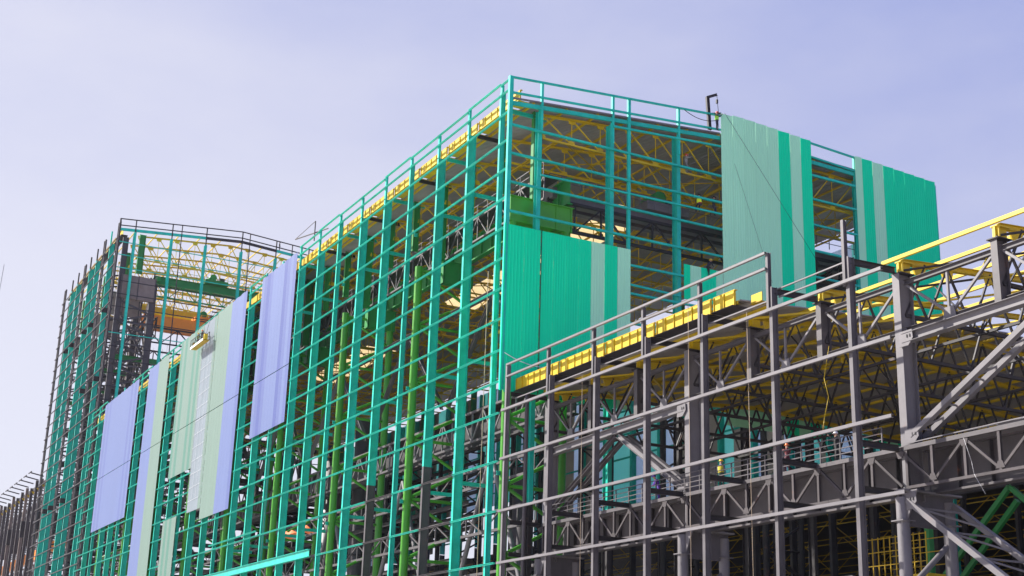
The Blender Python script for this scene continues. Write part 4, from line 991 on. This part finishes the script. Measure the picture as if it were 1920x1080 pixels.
# yellow cage at bottom right
t = thing('yellow_cage', 'orange yellow steel mesh cage standing low inside the annex', 'cage', (27, 13, 10))
mb = MB(); mb.box((24.6, 13, 9.0), (29.6, 15, 10.4), YEL); mb.build('base', t)
for x in np.linspace(24.6, 29.6, 11): mem(t, 'bar', (x, 13, 10.4), (x, 13, 12.8), 'B', .05, .05, YELD, up=(0, 1, 0))  # bars and rails take the darker ochre, shade put into their colour
for y in (13, 15):
    for z in (11.1, 11.9, 12.7): mem(t, 'rail', (24.6, y, z), (29.6, y, z), 'B', .05, .05, YELD)
for x in (24.8, 29.4):
    for y in (13.1, 14.9): mem(t, 'leg', (x, y, 0), (x, y, 9.0), 'B', .25, .25, GRAYD, up=(0, 1, 0))
# dark tanks behind
t = thing('dark_tank', 'dark grey box bin low behind the braces at bottom right', 'bin', (44, 18, 5))
for j in range(4):
    mb = MB(); mb.box((35+4*j, 18, 0), (38.95+4*j, 26, 10.6), GRAYD); mb.build('bin_panel', t)
mb = MB(); mb.box((34.8, 17.8, 10.6), (51.2, 26, 10.8), GRAY); mb.build('rim', t)
# far crane hook at the left edge and its line
t = thing('crane_hook', 'green crane hook block hanging at the left edge of the picture', 'crane hook', (-250, -10, 60))
cable_ = mem(t, 'hoist_line', (-232, -10, 98), (-246.5, -10, 45), 'O', .10, .10, GRAYD)
mem(t, 'jib_tip', (-252, -10, 59.5), (-245.5, -10, 61.3), 'B', .5, .6, GRND); mem(t, 'hook_block', (-247.8, -10, 57.2), (-247.8, -10, 59.2), 'B', 1.0, .8, DARK, up=(0, 1, 0))
# scaffold jib on parapet at left end of the clear bays
t = thing('parapet_davit', 'thin grey davit frame on the parapet above the lavender panels', 'davit', (-48, 0, 51))
mem(t, 'mast', (-46.5, .4, 50.9), (-46.5, .4, 53.2), 'B', .1, .1, GRAYD, up=(0, 1, 0)); mem(t, 'arm', (-50, -.6, 51.9), (-44.5, 1.2, 51.9), 'B', .1, .1, GRAYD); mem(t, 'stay', (-50, -.6, 51.9), (-46.5, .4, 53.2), 'B', .05, .05, GRAYD)

# thin air haze over the long range of buildings
mh = bpy.data.materials.new('air_haze'); mh.use_nodes = True; n_ = mh.node_tree.nodes; n_.remove(n_['Principled BSDF'])
pv = n_.new('ShaderNodeVolumePrincipled'); pv.inputs['Color'].default_value = (.86, .88, 1, 1); pv.inputs['Density'].default_value = .00006; pv.inputs['Anisotropy'].default_value = .1
mh.node_tree.links.new(pv.outputs[0], n_['Material Output'].inputs['Volume'])
mb = MB(); mb.box((-420, -90, -1), (150, 160, 92), EARTH); hz = mb.build('haze', None, org=(0, 0, 0), kind='stuff'); hz.data.materials.clear(); hz.data.materials.append(mh); hz['label'] = 'thin pale blue air haze over the building site'
